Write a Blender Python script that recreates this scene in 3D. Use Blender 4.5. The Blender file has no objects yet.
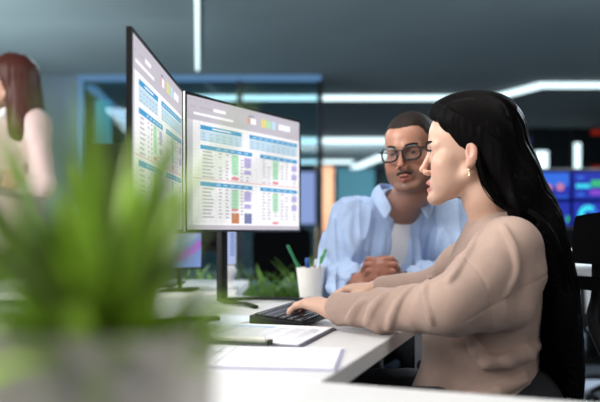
import bpy, bmesh, math, random
import numpy as np
from mathutils import Vector, Matrix

# ------------------------------------------------------------------ camera, world, lights, exposure
scn = bpy.context.scene
COL = scn.collection
FPX, ZC = 710.0, 0.936            # focal length in pixels (600 px frame), lens height
HOR = 232.0                       # picture row of the horizon

cam_d = bpy.data.cameras.new('camera')
cam_d.sensor_width = 36.0
cam_d.lens = FPX / 600.0 * 36.0
cam_d.shift_y = (HOR - 201.0) / 600.0
cam_d.clip_start = 0.02
cam_d.dof.use_dof = True
cam_d.dof.focus_distance = 1.60
cam_d.dof.aperture_fstop = 2.25
cam_d.dof.aperture_blades = 0
cam = bpy.data.objects.new('camera', cam_d)
cam.location = (0, 0, ZC)
cam.rotation_euler = (math.pi / 2, 0, 0)
COL.objects.link(cam)
scn.camera = cam

scn.view_settings.view_transform = 'Standard'
scn.view_settings.look = 'None'
scn.view_settings.exposure = 0.0
scn.view_settings.gamma = 1.0
scn.view_settings.use_curve_mapping = False

world = bpy.data.worlds.new('office_air')
scn.world = world
world.use_nodes = True
world.node_tree.nodes['Background'].inputs[0].default_value = (0.55, 0.8, 1.0, 1)
world.node_tree.nodes['Background'].inputs[1].default_value = 0.03


def area(name, loc, target, size, power, color, size_y=None):
    l = bpy.data.lights.new(name, 'AREA')
    l.energy = power
    l.color = color
    l.size = size
    if size_y:
        l.shape = 'RECTANGLE'
        l.size_y = size_y
    o = bpy.data.objects.new(name, l)
    o.location = loc
    d = Vector(target) - Vector(loc)
    o.rotation_euler = d.to_track_quat('-Z', 'Y').to_euler()
    COL.objects.link(o)
    return o


area('daylight_left', (-2.3, 1.0, 2.2), (0.3, 1.5, 0.9), 1.6, 175, (1.0, 0.97, 0.93))
area('ceiling_softlight', (0.0, 1.5, 2.66), (0.0, 1.55, 0.0), 1.3, 31, (1.0, 0.97, 0.94))
area('fill_rear', (-1.0, -0.7, 2.1), (-0.1, 0.5, 0.8), 0.9, 15, (1.0, 0.97, 0.94))  # unseen fill added near the lens to brighten the pot front
area('fill_side', (2.2, -0.2, 1.9), (0.2, 1.2, 0.7), 1.0, 12, (1.0, 0.96, 0.92))  # added fill from the right, lifts the desk's edge face
area('fill_deep', (-1.8, 5.6, 2.66), (-1.8, 6.0, 0.0), 2.0, 175, (0.72, 0.89, 1.0))  # unseen fill that brightens the partition wall and background
area('fill_right', (2.6, 4.4, 2.5), (2.4, 4.6, 0.0), 0.8, 200, (0.78, 0.90, 1.0))  # unseen fill brightening the floor and white desk at right
area('fill_far', (0.9, 14.0, 2.66), (0.9, 17.0, 0.5), 2.5, 420, (0.75, 0.92, 1.0))  # fill added to light the teal and orange walls
area('fill_up', (-3.2, 5.2, 1.0), (-3.0, 5.4, 2.7), 1.6, 75, (0.80, 0.95, 1.0))  # free-floating fill aimed upward, added to lighten the ceiling


R = math.radians
rnd = random.Random(7)


def P(px, py, d):
    """the point at depth d that the lens sees at picture position (px, py)"""
    return Vector(((px - 300) / FPX * d, d, ZC + (HOR - py) / FPX * d))


# ------------------------------------------------------------------ materials
MATS = {}


def mat(name, color, rough=0.5, metal=0.0, spec=0.5, noise=0.0, nscale=40.0, bump=0.0, bscale=200.0,
        emit=None, estr=0.0, sheen=0.0, sub=0.0, attr=None, aniso=0.0, trans=0.0, coat=0.0, sheen_rough=0.5):
    m = bpy.data.materials.new(name)
    m.use_nodes = True
    nt = m.node_tree
    b = nt.nodes['Principled BSDF']
    b.inputs['Base Color'].default_value = (*color, 1)
    b.inputs['Roughness'].default_value = rough
    b.inputs['Metallic'].default_value = metal
    b.inputs['Specular IOR Level'].default_value = spec
    b.inputs['Transmission Weight'].default_value = trans
    b.inputs['Coat Weight'].default_value = coat
    if sheen:
        b.inputs['Sheen Weight'].default_value = sheen
        b.inputs['Sheen Roughness'].default_value = sheen_rough
    if sub:
        b.inputs['Subsurface Weight'].default_value = sub
        b.inputs['Subsurface Radius'].default_value = (0.012, 0.005, 0.003)
        b.inputs['Subsurface Scale'].default_value = 1.0
    if aniso:
        b.inputs['Anisotropic'].default_value = aniso
    if emit:
        b.inputs['Emission Color'].default_value = (*emit, 1)
        b.inputs['Emission Strength'].default_value = estr
    tc = nt.nodes.new('ShaderNodeTexCoord')
    src = None
    if attr:
        a = nt.nodes.new('ShaderNodeAttribute')
        a.attribute_name = attr
        src = a.outputs['Color']
    if noise:
        n = nt.nodes.new('ShaderNodeTexNoise')
        n.inputs['Scale'].default_value = nscale
        n.inputs['Detail'].default_value = 4
        nt.links.new(tc.outputs['Object'], n.inputs['Vector'])
        mr = nt.nodes.new('ShaderNodeMapRange')
        mr.inputs['From Min'].default_value = 0.3
        mr.inputs['From Max'].default_value = 0.7
        mr.inputs['To Min'].default_value = 1 - noise
        mr.inputs['To Max'].default_value = 1 + noise
        nt.links.new(n.outputs['Fac'], mr.inputs['Value'])
        mx = nt.nodes.new('ShaderNodeVectorMath')
        mx.operation = 'SCALE'
        if src is not None:
            nt.links.new(src, mx.inputs[0])
        else:
            mx.inputs[0].default_value = color
        nt.links.new(mr.outputs[0], mx.inputs['Scale'])
        src = mx.outputs[0]
    if src is not None:
        nt.links.new(src, b.inputs['Base Color'])
    if bump:
        n2 = nt.nodes.new('ShaderNodeTexNoise')
        n2.inputs['Scale'].default_value = bscale
        n2.inputs['Detail'].default_value = 3
        nt.links.new(tc.outputs['Object'], n2.inputs['Vector'])
        bp = nt.nodes.new('ShaderNodeBump')
        bp.inputs['Strength'].default_value = bump
        bp.inputs['Distance'].default_value = 0.002
        nt.links.new(n2.outputs['Fac'], bp.inputs['Height'])
        nt.links.new(bp.outputs[0], b.inputs['Normal'])
    MATS[name] = m
    return m


def emis(name, color, strength):
    return mat(name, (0.005, 0.005, 0.005), 0.6, spec=0.05, emit=color, estr=strength)


def glass_mat(name, tint, gloss=0.08, rough=0.02):
    m = bpy.data.materials.new(name)
    m.use_nodes = True
    nt = m.node_tree
    for n in list(nt.nodes):
        nt.nodes.remove(n)
    out = nt.nodes.new('ShaderNodeOutputMaterial')
    t = nt.nodes.new('ShaderNodeBsdfTransparent')
    t.inputs[0].default_value = (*tint, 1)
    g = nt.nodes.new('ShaderNodeBsdfGlossy')
    g.inputs['Roughness'].default_value = rough
    fr = nt.nodes.new('ShaderNodeFresnel')
    fr.inputs['IOR'].default_value = 1.45
    mx = nt.nodes.new('ShaderNodeMixShader')
    nt.links.new(fr.outputs[0], mx.inputs[0])
    nt.links.new(t.outputs[0], mx.inputs[1])
    nt.links.new(g.outputs[0], mx.inputs[2])
    nt.links.new(mx.outputs[0], out.inputs[0])
    MATS[name] = m
    return m


# ------------------------------------------------------------------ object helpers
def thing(name, label, cat, loc=(0, 0, 0), rz=0.0, group=None):
    o = bpy.data.objects.new(name, None)
    o.empty_display_size = 0.05
    o.location = loc
    o.rotation_euler = (0, 0, rz)
    COL.objects.link(o)
    o['label'] = label
    o['category'] = cat
    if group:
        o['group'] = group
    return o


def tag(o, label, cat, group=None):
    o['label'] = label
    o['category'] = cat
    if group:
        o['group'] = group
    return o


def link_mesh(name, me, mats, parent=None, smooth=True, label=None):
    o = bpy.data.objects.new(name, me)
    COL.objects.link(o)
    for m in (mats if isinstance(mats, (list, tuple)) else [mats]):
        me.materials.append(m)
    if smooth:
        me.polygons.foreach_set('use_smooth', [True] * len(me.polygons))
    if parent:
        o.parent = parent
    if label:
        o['label'] = label
    return o


def obj(name, bm, mats, parent=None, smooth=False, label=None, angle=40):
    """links a bmesh as one mesh object"""
    bmesh.ops.recalc_face_normals(bm, faces=bm.faces[:])
    me = bpy.data.meshes.new(name)
    if smooth:
        for e in bm.edges:
            if len(e.link_faces) == 2 and e.calc_face_angle(0) > R(angle):
                e.smooth = False
    bm.to_mesh(me)
    bm.free()
    return link_mesh(name, me, mats, parent, smooth, label)


def struct(name, bm, mats, parent=None, smooth=False):
    o = obj(name, bm, mats, parent, smooth)
    if not parent:
        o['kind'] = 'structure'
    return o


def dup(root, label, loc, rz, group=None):
    r = root.copy()
    COL.objects.link(r)
    r.location = loc
    r.rotation_euler = (0, 0, rz)
    r['label'] = label
    if group:
        r['group'] = group
    for ch in list(root.children):
        c = ch.copy()
        COL.objects.link(c)
        c.parent = r
        for g in list(ch.children):
            d = g.copy()
            COL.objects.link(d)
            d.parent = c
    return r


# ------------------------------------------------------------------ bmesh shapes
def NB():
    return bmesh.new()


def box(bm, x0, x1, y0, y1, z0, z1, bevel=0.0, seg=2, mi=0, M=None):
    vs = [bm.verts.new((x, y, z)) for z in (z0, z1) for y in (y0, y1) for x in (x0, x1)]
    fs = [bm.faces.new([vs[i] for i in q]) for q in
          ((0, 2, 3, 1), (4, 5, 7, 6), (0, 1, 5, 4), (2, 6, 7, 3), (0, 4, 6, 2), (1, 3, 7, 5))]
    for f in fs:
        f.material_index = mi
    if bevel:
        es = list({e for f in fs for e in f.edges})
        r = bmesh.ops.bevel(bm, geom=es, offset=bevel, segments=seg, affect='EDGES', profile=0.5, material=-1)
        vs = list({v for v in r['verts']} | {v for v in vs if v.is_valid})
        for f in r['faces']:
            f.material_index = mi
        vs = list({v for f in r['faces'] for v in f.verts} | set(v for v in vs if v.is_valid))
    if M is not None:
        bmesh.ops.transform(bm, matrix=M, verts=vs)
    return vs


def quad(bm, pts, mi=0):
    f = bm.faces.new([bm.verts.new(p) for p in pts])
    f.material_index = mi
    return f


def tube(bm, pts, radii, n=10, mi=0, flat=1.0, caps=True, up=None):
    """a round (or flattened) tube along a polyline"""
    pts = [Vector(p) for p in pts]
    if not isinstance(radii, (list, tuple)):
        radii = [radii] * len(pts)
    rings = []
    prev = None
    for i, p in enumerate(pts):
        t = (pts[min(i + 1, len(pts) - 1)] - pts[max(i - 1, 0)]).normalized()
        if prev is None:
            a = Vector(up) if up else (Vector((0, 0, 1)) if abs(t.z) < 0.9 else Vector((1, 0, 0)))
        else:
            a = prev
        a = (a - t * a.dot(t)).normalized()
        prev = a
        b = t.cross(a)
        rings.append([bm.verts.new(p + (a * math.sin(2 * math.pi * k / n) * flat + b * math.cos(2 * math.pi * k / n)) * radii[i])
                      for k in range(n)])
    for r0, r1 in zip(rings, rings[1:]):
        for k in range(n):
            f = bm.faces.new((r0[k], r0[(k + 1) % n], r1[(k + 1) % n], r1[k]))
            f.material_index = mi
    if caps:
        for r in (rings[0], rings[-1]):
            f = bm.faces.new(r)
            f.material_index = mi
    return rings


def lathe(bm, prof, n=32, mi=0, c=(0, 0, 0)):
    """revolves (radius, z) pairs about the z axis"""
    rings = []
    for r, z in prof:
        if r < 1e-6:
            rings.append([bm.verts.new((c[0], c[1], c[2] + z))])
        else:
            rings.append([bm.verts.new((c[0] + r * math.cos(2 * math.pi * k / n), c[1] + r * math.sin(2 * math.pi * k / n), c[2] + z))
                          for k in range(n)])
    for a, b in zip(rings, rings[1:]):
        for k in range(n):
            k2 = (k + 1) % n
            if len(a) == 1 and len(b) == 1:
                continue
            if len(a) == 1:
                f = bm.faces.new((a[0], b[k], b[k2]))
            elif len(b) == 1:
                f = bm.faces.new((a[k], a[k2], b[0]))
            else:
                f = bm.faces.new((a[k], a[k2], b[k2], b[k]))
            f.material_index = mi


def spline(pts, n):
    """Catmull-Rom points through pts"""
    pts = [Vector(p) for p in pts]
    out = []
    q = [pts[0] * 2 - pts[1]] + pts + [pts[-1] * 2 - pts[-2]]
    for i in range(1, len(q) - 2):
        for k in range(n):
            t = k / n
            a, b, c, d = q[i - 1], q[i], q[i + 1], q[i + 2]
            out.append(0.5 * ((2 * b) + (c - a) * t + (2 * a - 5 * b + 4 * c - d) * t * t + (3 * b - a - 3 * c + d) * t ** 3))
    out.append(pts[-1])
    return out


# ------------------------------------------------------------------ solid modelling with distance fields -> one continuous mesh
def vnoise(p, scale, seed=0):
    """smooth value noise, -1..1"""
    q = p * scale + seed * 17.31
    i = np.floor(q).astype(np.int64)
    f = q - i
    f = f * f * (3 - 2 * f)

    def h(ix, iy, iz):
        n = (ix * 374761393 + iy * 668265263 + iz * 2147483647 + seed * 1442695) & 0xFFFFFFFF
        n = ((n ^ (n >> 13)) * 1274126177) & 0xFFFFFFFF
        return ((n ^ (n >> 16)) & 0xFFFF) / 32767.5 - 1.0
    r = 0
    for dx in (0, 1):
        for dy in (0, 1):
            for dz in (0, 1):
                w = (f[:, 0] if dx else 1 - f[:, 0]) * (f[:, 1] if dy else 1 - f[:, 1]) * (f[:, 2] if dz else 1 - f[:, 2])
                r = r + w * h(i[:, 0] + dx, i[:, 1] + dy, i[:, 2] + dz)
    return r


class Solid:
    """a list of smooth unions and cuts, meshed with surface nets"""

    def __init__(s):
        s.ops = []
        s.M = np.eye(3)
        s.o = np.zeros(3)
        s.sc = 1.0
        s.cut = []

    def frame(s, o=(0, 0, 0), X=(1, 0, 0), Y=(0, 1, 0), Z=(0, 0, 1), sc=1.0):
        s.o = np.array(o, float)
        s.M = np.stack([np.array(X, float), np.array(Y, float), np.array(Z, float)], 1)
        s.sc = sc

    def w(s, p):
        return s.M @ (np.array(p, float) * s.sc) + s.o

    def cap(s, a, b, ra, rb=None, k=0.01, op='u'):
        rb = ra if rb is None else rb
        a, b = s.w(a), s.w(b)
        ra, rb = ra * s.sc, rb * s.sc
        c = (a + b) / 2
        s.ops.append(('cap', (a, b, ra, rb), k * s.sc, op, c, np.linalg.norm(b - a) / 2 + max(ra, rb)))

    def chain(s, pts, rs, k=0.01, op='u'):
        for i in range(len(pts) - 1):
            s.cap(pts[i], pts[i + 1], rs[i], rs[i + 1], k, op)

    def ell(s, c, r, k=0.01, op='u', rot=None):
        M = s.M if rot is None else s.M @ rot
        s.ops.append(('ell', (s.w(c), np.array(r, float) * s.sc, M), k * s.sc, op, s.w(c), max(r) * s.sc))

    def fn(s, f):
        s.ops.append(('fn', f, 0, 'f', None, None))

    def ev(s, p):
        d = np.full(len(p), 9.0)
        for kind, a, k, op, c, rad in s.ops:
            if kind == 'fn':
                d = a(p, d)
                continue
            m = k + 0.03
            far = np.linalg.norm(p - c, axis=1)
            idx = np.nonzero((far < rad + m) | ((d > 1.0) if op == 'u' else False) | ((far - rad < d) if op == 'u' else False))[0]
            if not len(idx):
                continue
            q = p[idx]
            if kind == 'cap':
                A, B, ra, rb = a
                ba = B - A
                pa = q - A
                h = np.clip(pa @ ba / max(ba @ ba, 1e-12), 0, 1)
                e = np.linalg.norm(pa - h[:, None] * ba, axis=1) - (ra + (rb - ra) * h)
            else:
                cc, r, M = a
                l = (q - cc) @ M
                k0 = np.linalg.norm(l / r, axis=1)
                k1 = np.linalg.norm(l / (r * r), axis=1)
                e = np.where(k0 < 1e-6, -min(r), k0 * (k0 - 1) / np.maximum(k1, 1e-9))
            dd = d[idx]
            if op == 'u':
                h = np.clip(0.5 + 0.5 * (dd - e) / k, 0, 1)
                d[idx] = dd * (1 - h) + e * h - k * h * (1 - h)
            else:
                h = np.clip(0.5 - 0.5 * (dd + e) / k, 0, 1)
                d[idx] = dd * (1 - h) - e * h + k * h * (1 - h)
        return d

    def ridge(s, pxs, r, k=0.008, inset=0.45, d0=0.9):
        """a soft cloth fold along picture points, laid on the surface built so far"""
        pts = []
        pxs = [tuple(q[:2]) for q in spline([(a, b, 0) for a, b in pxs], 5)]
        for px, py in pxs:
            v = np.array((px - 300, FPX, HOR - py), float) / FPX
            o = np.array((0, 0, ZC))
            t = d0
            for _ in range(80):
                e = s.ev((o + v * t)[None])[0]
                if e < 0.0005 or t > 3:
                    break
                t += e * 0.8
            pts.append(o + v * (t + r * inset))
        n = len(pts)
        sv = (s.M, s.o, s.sc)
        s.frame()
        s.chain(pts, [r * (0.45 + 0.55 * math.sin(math.pi * (i + .5) / n)) for i in range(n)], k)
        s.M, s.o, s.sc = sv

    def grad(s, p, e=0.002):
        g = np.stack([s.ev(p + np.eye(3)[i] * e) - s.ev(p - np.eye(3)[i] * e) for i in range(3)], 1)
        return g / np.maximum(np.linalg.norm(g, axis=1, keepdims=True), 1e-9)

    def mesh(s, dx, pad=0.03, relax=1):
        los, his = [], []
        for kind, a, k, op, c, rad in s.ops:
            if op != 'u':
                continue
            if kind == 'cap':
                A, B, ra, rb = a
                los += [A - ra, B - rb]
                his += [A + ra, B + rb]
            else:
                e = np.abs(a[2]) @ a[1]
                los.append(a[0] - e)
                his.append(a[0] + e)
        lo = np.min(los, 0) - pad
        hi = np.max(his, 0) + pad
        B = 8
        nb = np.ceil((hi - lo) / (dx * B)).astype(int)
        n = nb * B
        ci = np.stack(np.meshgrid(*[np.arange(v) for v in nb], indexing='ij'), -1).reshape(-1, 3)
        cp = lo + (ci * B + (B - 1) / 2) * dx
        cd = s.ev(cp)
        act = np.nonzero(np.abs(cd) < dx * B * 0.9 * 1.25 + 0.004)[0]
        sg = np.repeat(np.repeat(np.repeat((cd < 0).reshape(nb), B, 0), B, 1), B, 2)
        D = np.where(sg, -1.0, 1.0).astype(np.float32)
        loc = np.stack(np.meshgrid(*[np.arange(B)] * 3, indexing='ij'), -1).reshape(-1, 3)
        for ch in range(0, len(act), 1500):
            ids = ci[act[ch:ch + 1500]] * B
            gi = (ids[:, None, :] + loc[None]).reshape(-1, 3)
            D[gi[:, 0], gi[:, 1], gi[:, 2]] = s.ev(lo + gi * dx)
        S = (D < 0)
        cnt = np.zeros(n - 1, np.uint8)
        for a in (0, 1):
            for b in (0, 1):
                for c in (0, 1):
                    cnt += S[a:n[0] - 1 + a, b:n[1] - 1 + b, c:n[2] - 1 + c]
        cell = np.argwhere((cnt > 0) & (cnt < 8))
        ID = np.full(n - 1, -1, np.int32)
        ID[cell[:, 0], cell[:, 1], cell[:, 2]] = np.arange(len(cell))
        acc = np.zeros((len(cell), 3))
        num = np.zeros(len(cell))
        cor = [np.array((a, b, c)) for a in (0, 1) for b in (0, 1) for c in (0, 1)]
        val = [D[cell[:, 0] + o[0], cell[:, 1] + o[1], cell[:, 2] + o[2]].astype(float) for o in cor]
        for i in range(8):
            for j in range(i + 1, 8):
                if np.abs(cor[i] - cor[j]).sum() != 1:
                    continue
                x = (val[i] < 0) != (val[j] < 0)
                t = np.where(x, val[i] / np.where(x, val[i] - val[j], 1), 0)
                acc += np.where(x[:, None], cor[i] + (cor[j] - cor[i]) * t[:, None], 0)
                num += x
        V = lo + (cell + acc / num[:, None]) * dx
        quads = []
        for ax in range(3):
            o1, o2 = [(1, 2), (2, 0), (0, 1)][ax]
            sl0 = [slice(0, n[k] - 1) for k in range(3)]
            sl1 = list(sl0)
            sl1[ax] = slice(1, n[ax])
            x = S[tuple(sl0)] != S[tuple(sl1)]
            e = np.argwhere(x)
            e = e[(e[:, o1] > 0) & (e[:, o2] > 0)]
            neg = S[e[:, 0], e[:, 1], e[:, 2]]
            c = []
            for d1, d2 in ((0, 0), (1, 0), (1, 1), (0, 1)):
                q = e.copy()
                q[:, o1] -= d1
                q[:, o2] -= d2
                c.append(ID[q[:, 0], q[:, 1], q[:, 2]])
            q = np.stack(c, 1)
            q[~neg] = q[~neg][:, ::-1]
            quads.append(q)
        Q = np.concatenate(quads)
        Q = Q[(Q >= 0).all(1)]
        for _ in range(relax):
            a = np.zeros_like(V)
            m = np.zeros(len(V))
            for i in range(4):
                u, v = Q[:, i], Q[:, (i + 1) % 4]
                for k in range(3):
                    a[:, k] += np.bincount(u, V[v, k], len(V)) + np.bincount(v, V[u, k], len(V))
                m += np.bincount(u, minlength=len(V)) + np.bincount(v, minlength=len(V))
            V = V * 0.5 + a / np.maximum(m, 1)[:, None] * 0.5
        return V, Q


def np_mesh(name, V, Q, mats, parent=None, off=(0, 0, 0), colors=None, label=None):
    me = bpy.data.meshes.new(name)
    V = np.asarray(V, float) - np.array(off, float)
    k = Q.shape[1]
    me.vertices.add(len(V))
    me.vertices.foreach_set('co', V.astype(np.float32).ravel())
    me.loops.add(Q.size)
    me.loops.foreach_set('vertex_index', Q.astype(np.int32).ravel())
    me.polygons.add(len(Q))
    me.polygons.foreach_set('loop_start', np.arange(0, Q.size, k, dtype=np.int32))
    me.polygons.foreach_set('loop_total', np.full(len(Q), k, np.int32))
    me.update(calc_edges=True)
    me.validate()
    if colors is not None:
        a = me.color_attributes.new('tint', 'FLOAT_COLOR', 'POINT')
        a.data.foreach_set('color', np.concatenate([colors, np.ones((len(V), 1))], 1).astype(np.float32).ravel())
    return link_mesh(name, me, mats, parent, True, label)


def ss(a, b, x):
    t = np.clip((x - a) / (b - a), 0, 1)
    return t * t * (3 - 2 * t)


def lin(r, g, b):
    return tuple(((c / 255) / 12.92 if c / 255 < 0.04045 else ((c / 255 + 0.055) / 1.055) ** 2.4) for c in (r, g, b))

# ------------------------------------------------------------------ palette
M_floor = mat('floor_carpet', (0.14, 0.16, 0.19), 0.6, noise=0.12, nscale=8)
M_ceil = mat('ceiling_paint', (0.22, 0.262, 0.27), 0.8, noise=0.06, nscale=1.2)
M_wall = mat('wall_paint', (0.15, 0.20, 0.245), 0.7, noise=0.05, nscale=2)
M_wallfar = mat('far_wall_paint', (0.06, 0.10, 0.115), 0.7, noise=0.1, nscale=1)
M_teal = mat('teal_wall_paint', (0.14, 0.42, 0.52), 0.6)
M_orange = mat('orange_wall_paint', (0.55, 0.22, 0.10), 0.6)
M_frame = mat('dark_metal_frame', (0.02, 0.025, 0.03), 0.35, metal=0.6)
M_rail = mat('blue_anodised_rail', (0.16, 0.32, 0.55), 0.3, metal=0.3)
M_glass = glass_mat('partition_glass', (0.72, 0.88, 0.93))
M_led = emis('led_white', (0.74, 0.95, 1.0), 1.7)
M_ledblue = emis('led_blue', (0.16, 0.34, 0.62), 0.62)
M_tealglow = emis('teal_panel_glow', (0.09, 0.42, 0.50), 0.9)  # glow put into the teal panel, which is no lamp
M_white = mat('white_desk_laminate', (0.60, 0.60, 0.605), 0.35, noise=0.015, nscale=6)
M_edge = mat('desk_edge_band', (0.84, 0.82, 0.80), 0.45)
M_wmetal = mat('white_powder_coat', (0.70, 0.70, 0.71), 0.4)
M_black = mat('black_plastic', (0.0045, 0.0045, 0.005), 0.5, spec=0.2, bump=0.1, bscale=600)
M_blackg = mat('black_gloss_plastic', (0.008, 0.008, 0.009), 0.18)
M_fabric = mat('black_chair_fabric', (0.0018, 0.0018, 0.0022), 0.95, spec=0.04, bump=0.5, bscale=700)
M_silver = mat('silver_plastic', (0.30, 0.31, 0.33), 0.45, metal=0.3)
M_matte = mat('matte_black_shell', (0.004, 0.004, 0.005), 0.9, spec=0.08)
M_chrome = mat('brushed_steel', (0.74, 0.71, 0.65), 0.4, metal=0.1)
M_key = mat('key_plastic', (0.014, 0.015, 0.020), 0.45)
M_keyled = mat('key_legend_print', (0.25, 0.28, 0.36), 0.5)
M_paper = mat('white_paper', (0.72, 0.72, 0.75), 0.7)
M_paperg = mat('grey_printed_line', (0.33, 0.34, 0.40), 0.7)
M_paperb = mat('pale_blue_print', (0.30, 0.50, 0.80), 0.7)
M_board = mat('dark_clipboard', (0.045, 0.040, 0.075), 0.5)
M_lilac = mat('lilac_stack_shade', (0.40, 0.39, 0.55), 0.6)  # tint paints shade on the side of the paper stack
M_cup = mat('white_cup_ceramic', (0.78, 0.77, 0.74), 0.35)
M_pot = mat('warm_grey_pot', (0.58, 0.53, 0.485), 0.75, noise=0.06, nscale=60, bump=0.3, bscale=300)
M_soil = mat('potting_soil', (0.02, 0.013, 0.008), 0.95, noise=0.5, nscale=150, bump=0.8)

# ------------------------------------------------------------------ room shell
CEIL = 2.70
XL, XR, YB, YF = -6.0, 9.5, -2.5, 21.0
bm = NB(); box(bm, XL, XR, YB, YF, -0.1, 0.0); struct('floor', bm, M_floor)
bm = NB(); box(bm, XL, XR, YB, YF, CEIL, CEIL + 0.1); struct('ceiling', bm, M_ceil)
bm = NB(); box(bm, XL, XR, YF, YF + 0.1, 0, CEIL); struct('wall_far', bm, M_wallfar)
bm = NB(); box(bm, XL - 0.1, XL, YB, YF, 0, CEIL); struct('wall_left', bm, M_wall)
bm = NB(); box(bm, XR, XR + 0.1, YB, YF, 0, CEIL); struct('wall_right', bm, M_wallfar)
bm = NB(); box(bm, XL, XR, YB - 0.1, YB, 0, CEIL); struct('wall_back', bm, M_wall)
bm = NB(); box(bm, XL, -2.50, 8.0, 8.12, 0, CEIL); struct('wall_partition', bm, M_wall)
bm = NB(); box(bm, 1.02, 2.05, 19.5, 19.62, 0, CEIL); struct('wall_teal', bm, M_teal)
bm = NB(); box(bm, 0.36, 0.76, 16.0, 16.12, 0, 2.42); struct('wall_orange', bm, M_orange)

# glass partition: rail, posts, three panes
bm = NB(); box(bm, -2.50, 0.24, 7.97, 8.05, CEIL - 0.06, CEIL)
glz = struct('window_1', bm, M_ledblue)
for x in (-2.47, -0.68, 0.225):
    bm = NB(); box(bm, x - 0.03, x + 0.03, 7.98, 8.04, 0, CEIL - 0.06, 0.004)
    struct('window_frame', bm, M_frame if x > -2 else M_rail, glz)
for x0, x1 in ((-2.44, -0.71), (-0.65, 0.195)):
    bm = NB(); box(bm, x0, x1, 8.005, 8.015, 0.0, CEIL - 0.06)
    struct('window_pane', bm, M_glass, glz)


def lamp(pts, w, h, label, drop=0.0, m=None, group='linear ceiling lights'):
    """a continuous LED profile running along the ceiling through pts (x, y)"""
    t = thing('ceiling_light', label, 'light', (pts[0][0], pts[0][1], CEIL - drop), 0, group)
    c = Vector((pts[0][0], pts[0][1]))

    def run(name, ww, z0, z1, mm):
        bm = NB()
        P2 = [Vector(p) - c for p in pts]
        L, Rr = [], []
        for i, p in enumerate(P2):
            d0 = (p - P2[i - 1]).normalized() if i else (P2[1] - p).normalized()
            d1 = (P2[i + 1] - p).normalized() if i < len(P2) - 1 else d0
            n0, n1 = Vector((-d0.y, d0.x)), Vector((-d1.y, d1.x))
            n = (n0 + n1).normalized()
            s = ww / 2 / max(0.4, n.dot(n0))
            L.append(p + n * s); Rr.append(p - n * s)
        lv = [[bm.verts.new((*q, z)) for q in L] for z in (z0, z1)]
        rv = [[bm.verts.new((*q, z)) for q in Rr] for z in (z0, z1)]
        for i in range(len(pts) - 1):
            bm.faces.new((lv[0][i], lv[0][i + 1], rv[0][i + 1], rv[0][i]))
            bm.faces.new((lv[1][i], lv[1][i + 1], rv[1][i + 1], rv[1][i]))
            bm.faces.new((lv[0][i], lv[0][i + 1], lv[1][i + 1], lv[1][i]))
            bm.faces.new((rv[0][i], rv[0][i + 1], rv[1][i + 1], rv[1][i]))
        for i in (0, -1):
            bm.faces.new((lv[0][i], rv[0][i], rv[1][i], lv[1][i]))
        obj(name, bm, mm, t)
    run('housing', w + 0.02, -0.012, 0.0, M_frame)
    run('diffuser', w, -h, -0.0125, m or M_led)
    return t


lamp([(-1.36, 9.15), (2.48, 9.15), (2.84, 8.36), (6.5, 8.36)], 0.11, 0.062,
     'long bent white ceiling light strip passing above the man and the woman')
lamp([(-2.6, 13.3), (3.2, 13.3)], 0.20, 0.09, 'white ceiling light strip seen just beside the man\'s forehead, middle one of three')
lamp([(-3.5, 17.4), (1.30, 17.4)], 0.18, 0.08, 'farthest short white ceiling light strip, right of the monitors')
lamp([(1.46, 19.0), (1.98, 15.6)], 0.22, 0.08, 'slanting white ceiling light strip ending behind the man\'s glasses')
lamp([(-0.67, 4.6), (-1.10, 7.62)], 0.036, 0.03, 'narrow white ceiling light strip above the monitors, running away from the viewer')
lamp([(-2.50, 8.45), (-2.80, 12.6)], 0.10, 0.06, 'blue ceiling light strip slanting behind the glass partition', m=M_ledblue)

# teal panel behind the glass; emission stands in for the light on it
t = thing('teal_panel', 'tall teal panel behind the glass partition, its lit look made by emission', 'light', (-2.36, 8.5, 0))
bm = NB(); box(bm, -0.10, 0.10, -0.08, 0.08, 0, 0.05, 0.005); obj('base', bm, M_frame, t)
bm = NB(); box(bm, -0.085, 0.085, -0.05, 0.05, 0.05, 2.5, 0.01); obj('diffuser', bm, M_tealglow, t)

# upright lights far right
for (px0, px1, py0, py1, d, lab) in ((535, 548, 151, 171, 12.0, 'short wide upright white wall light seen beside the woman\'s hair'),
                                     (574.5, 580.5, 143, 171, 12.05, 'slim upright white wall light above the blue dashboard screen')):
    a, b = P(px0, py1, d), P(px1, py0, d)
    t = thing('wall_light', lab, 'light', ((a.x + b.x) / 2, d, 0), 0)
    w = (b.x - a.x) / 2
    bm = NB(); box(bm, -w - 0.05, w + 0.05, 0.03, 0.10, 0, CEIL, 0.01); obj('backing', bm, M_frame, t)
    bm = NB(); box(bm, -w, w, -0.02, 0.03, a.z, b.z, 0.01); obj('diffuser', bm, M_led, t)
M_purple = emis('violet_sign', (0.05, 0.06, 0.25), 0.8)
M_red = emis('red_sign', (0.35, 0.02, 0.01), 0.5)
for (px0, px1, py0, py1, d, m, lab) in ((529, 546, 138, 144, 12.1, M_purple, 'dim violet strip sign on a dark panel'),
                                        (591, 603, 130, 135, 12.1, M_red, 'upper of two dim red strip signs at the right'),
                                        (591, 603, 166, 170, 12.1, M_red, 'lower of two dim red strip signs at the right')):
    a, b = P(px0, py1, d), P(px1, py0, d)
    t = thing('strip_sign', lab, 'sign', (a.x, d, a.z))
    bm = NB(); box(bm, 0, b.x - a.x, -0.02, 0.0, 0, b.z - a.z, 0.004); obj('glowing_face', bm, m, t)
    bm = NB(); box(bm, -0.02, b.x - a.x + 0.02, 0.0, 0.04, -0.02 - (0 if px0 > 550 else 0), b.z - a.z + 0.02, 0.004); obj('backing', bm, M_frame, t)
bm = NB(); box(bm, 3.7, 6.4, 12.16, 12.26, 0, CEIL); struct('wall_dark', bm, M_frame)

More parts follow.
